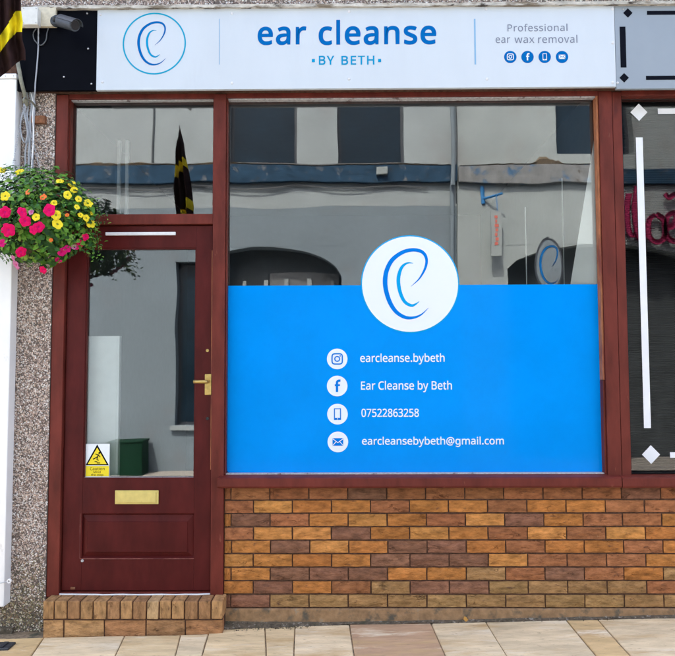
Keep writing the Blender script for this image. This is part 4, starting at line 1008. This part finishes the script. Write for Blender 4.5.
for i, h in enumerate(wl):
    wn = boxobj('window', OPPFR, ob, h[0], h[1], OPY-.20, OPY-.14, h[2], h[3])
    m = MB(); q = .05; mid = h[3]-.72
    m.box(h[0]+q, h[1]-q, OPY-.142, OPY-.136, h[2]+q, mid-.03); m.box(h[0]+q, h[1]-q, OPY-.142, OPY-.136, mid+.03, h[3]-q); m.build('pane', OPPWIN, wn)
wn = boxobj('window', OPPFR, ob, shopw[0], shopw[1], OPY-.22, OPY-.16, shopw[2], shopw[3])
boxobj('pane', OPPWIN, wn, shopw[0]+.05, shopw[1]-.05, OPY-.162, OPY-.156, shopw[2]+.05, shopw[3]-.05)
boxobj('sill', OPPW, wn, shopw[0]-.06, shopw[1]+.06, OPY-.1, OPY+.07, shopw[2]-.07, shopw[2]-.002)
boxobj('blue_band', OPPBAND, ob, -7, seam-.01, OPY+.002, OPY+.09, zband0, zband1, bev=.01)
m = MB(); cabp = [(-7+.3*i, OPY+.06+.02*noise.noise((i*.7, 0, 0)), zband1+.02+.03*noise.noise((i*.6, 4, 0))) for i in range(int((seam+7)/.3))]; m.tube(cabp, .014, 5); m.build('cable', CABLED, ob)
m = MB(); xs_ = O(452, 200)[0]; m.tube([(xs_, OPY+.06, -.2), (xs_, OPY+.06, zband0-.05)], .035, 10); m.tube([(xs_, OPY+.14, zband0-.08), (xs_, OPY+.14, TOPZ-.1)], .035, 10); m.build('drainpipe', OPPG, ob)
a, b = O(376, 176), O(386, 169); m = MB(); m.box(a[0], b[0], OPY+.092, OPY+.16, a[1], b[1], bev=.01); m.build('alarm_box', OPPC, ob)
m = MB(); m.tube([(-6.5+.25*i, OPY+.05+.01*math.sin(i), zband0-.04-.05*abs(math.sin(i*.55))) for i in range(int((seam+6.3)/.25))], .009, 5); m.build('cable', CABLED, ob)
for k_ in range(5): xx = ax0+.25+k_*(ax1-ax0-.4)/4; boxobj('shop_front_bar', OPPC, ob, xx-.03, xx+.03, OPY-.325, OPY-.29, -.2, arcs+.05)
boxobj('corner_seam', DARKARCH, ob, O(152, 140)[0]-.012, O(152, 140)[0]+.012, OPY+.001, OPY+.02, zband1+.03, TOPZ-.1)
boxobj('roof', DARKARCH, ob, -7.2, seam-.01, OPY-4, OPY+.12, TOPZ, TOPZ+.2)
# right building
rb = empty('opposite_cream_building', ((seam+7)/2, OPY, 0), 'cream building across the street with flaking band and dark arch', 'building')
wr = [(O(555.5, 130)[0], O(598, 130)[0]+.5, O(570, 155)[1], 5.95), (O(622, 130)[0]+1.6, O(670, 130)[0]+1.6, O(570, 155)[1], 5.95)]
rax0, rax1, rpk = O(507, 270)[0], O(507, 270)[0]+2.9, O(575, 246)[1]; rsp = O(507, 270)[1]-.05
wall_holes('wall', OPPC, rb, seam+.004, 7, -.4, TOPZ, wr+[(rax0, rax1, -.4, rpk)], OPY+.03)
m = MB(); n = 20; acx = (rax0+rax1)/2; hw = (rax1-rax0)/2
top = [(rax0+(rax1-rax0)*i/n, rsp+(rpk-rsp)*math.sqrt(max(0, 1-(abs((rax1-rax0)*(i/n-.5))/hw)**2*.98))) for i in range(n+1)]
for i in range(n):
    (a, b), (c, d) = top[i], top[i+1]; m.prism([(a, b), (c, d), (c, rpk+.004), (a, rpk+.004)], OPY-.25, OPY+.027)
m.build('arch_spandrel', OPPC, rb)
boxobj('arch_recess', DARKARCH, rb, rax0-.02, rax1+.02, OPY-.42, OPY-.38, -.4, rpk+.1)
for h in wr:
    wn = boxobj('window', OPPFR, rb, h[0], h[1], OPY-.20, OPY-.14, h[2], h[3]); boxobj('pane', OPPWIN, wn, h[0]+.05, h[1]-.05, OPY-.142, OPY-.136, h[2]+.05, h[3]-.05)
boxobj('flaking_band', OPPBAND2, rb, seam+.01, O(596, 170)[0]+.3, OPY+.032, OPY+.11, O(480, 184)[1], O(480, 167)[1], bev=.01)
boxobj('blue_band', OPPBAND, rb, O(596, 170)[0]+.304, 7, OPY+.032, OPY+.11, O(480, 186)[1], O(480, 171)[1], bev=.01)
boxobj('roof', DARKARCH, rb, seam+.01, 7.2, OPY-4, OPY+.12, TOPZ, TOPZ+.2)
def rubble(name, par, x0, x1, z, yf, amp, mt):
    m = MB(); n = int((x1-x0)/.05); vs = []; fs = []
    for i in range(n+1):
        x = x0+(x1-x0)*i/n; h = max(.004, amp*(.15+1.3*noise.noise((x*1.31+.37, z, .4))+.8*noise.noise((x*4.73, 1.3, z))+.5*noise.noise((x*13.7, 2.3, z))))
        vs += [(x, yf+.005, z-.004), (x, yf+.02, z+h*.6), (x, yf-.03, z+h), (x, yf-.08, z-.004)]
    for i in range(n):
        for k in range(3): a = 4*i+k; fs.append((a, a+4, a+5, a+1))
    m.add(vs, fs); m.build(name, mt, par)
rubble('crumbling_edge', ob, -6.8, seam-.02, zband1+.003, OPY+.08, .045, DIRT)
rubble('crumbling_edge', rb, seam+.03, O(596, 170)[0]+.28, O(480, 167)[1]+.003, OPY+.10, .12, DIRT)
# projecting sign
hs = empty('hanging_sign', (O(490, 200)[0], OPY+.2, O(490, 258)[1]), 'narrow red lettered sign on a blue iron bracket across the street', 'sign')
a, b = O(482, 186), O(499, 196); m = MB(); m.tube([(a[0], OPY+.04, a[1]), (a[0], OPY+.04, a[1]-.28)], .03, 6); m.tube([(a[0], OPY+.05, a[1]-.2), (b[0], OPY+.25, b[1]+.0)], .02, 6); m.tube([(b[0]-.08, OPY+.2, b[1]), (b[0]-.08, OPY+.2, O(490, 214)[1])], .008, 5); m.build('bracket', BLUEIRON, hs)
a, b = O(486.5, 214), O(498.5, 259); m = MB(); m.box(a[0], b[0], OPY+.18, OPY+.22, b[1], a[1], bev=.005); pn = m.build('panel', OPPC, hs)
m = MB(); xc = (a[0]+b[0])/2
for i in range(7): z = a[1]-.10-i*.065; m.box(xc-.03+.01*(i % 2), xc+.03-.012*((i+1) % 3), OPY+.2205, OPY+.2235, z-.022, z+.022)
m.build('red_marks', REDTXT, pn)
# oval ear board hung in front of the right-hand arch
oc = O(543, 268); er_ = O(556, 268)[0]-oc[0]; OB = OPY+.30
ov = empty('oval_board', (oc[0], OB, oc[1]-.4), 'grey oval board with dark ear outline across the street', 'sign')
m = MB(); m.prism([(oc[0]+er_*math.cos(k*math.pi/24), oc[1]+er_*1.9*math.sin(k*math.pi/24)) for k in range(48)], OB-.02, OB+.02); m.build('board', OPPG, ov)
m = MB(); C = [(oc[0]+er_*.98*math.cos(k*math.pi/24), oc[1]+er_*1.87*math.sin(k*math.pi/24)) for k in range(49)]; m.ribbon(C, [.022]*49, OB+.021, OB+.026); m.build('rim', OPPFR, ov)
C = catmull(OUT, 6); m = MB(); k_ = er_/232*1.5; m.ribbon([(oc[0]+(p[0]-312)*k_, oc[1]-(p[1]-288)*k_*1.25) for p in C], [max(2, p[2])*k_*1.3 for p in C], OB+.021, OB+.026); m.build('ear_outline', DKBLUE, ov)
boxobj('hanger', OPPFR, ov, oc[0]-.012, oc[0]+.012, OPY+.02, OB+.01, oc[1]+er_*1.9+.002, oc[1]+er_*1.9+.03)
# pink shop lettering, seen mirrored in the right-hand window
def OX(px, py): return O(px, py)
pk = empty('pink_shop_sign', (O(655, 220)[0], OPY+.1, O(655, 245)[1]), 'pink script shop lettering across the street reflected in dark glass', 'sign')
strokes = [[(625, 195), (623, 218), (626, 236), (633, 236)], [(632, 188), (631, 214), (635, 240), (641, 236)], [(652, 216), (645, 222), (645, 238), (653, 244), (662, 238), (661, 223), (652, 216)], [(661, 232), (672, 226), (672, 216), (664, 220), (664, 238), (674, 243), (682, 238)],
           [(661, 196), (666, 200), (672, 196), (678, 200)], [(690, 214), (684, 224), (692, 230), (688, 240), (682, 238)]]
for s_ in strokes:
    P = catmull([(*O(a, b), 0) for a, b in s_], 6); m = MB(); m.ribbon([(p[0], p[1]) for p in P], [.075]*len(P), OPY+.10, OPY+.14); m.build('pink_stroke', PINKSIGN, pk)
# green cabinet at the foot of the opposite wall
gc = empty('green_cabinet', (O(134, 470)[0], OPY+.25, gz(-2.9)), 'dark green street cabinet across the street reflected in the door', 'cabinet')
a, b = O(118.5, 441), O(151, 441); m = MB(); m.box(a[0], b[0], OPY+.06, OPY+.4, gz(a[0], -6)-.02, a[1], bev=.015); m.build('body', GREENBIN, gc)
m = MB(); m.box(a[0]-.012, b[0]+.012, OPY+.05, OPY+.412, a[1]+.001, a[1]+.03, bev=.008); m.build('lid', GREENBIN, gc)
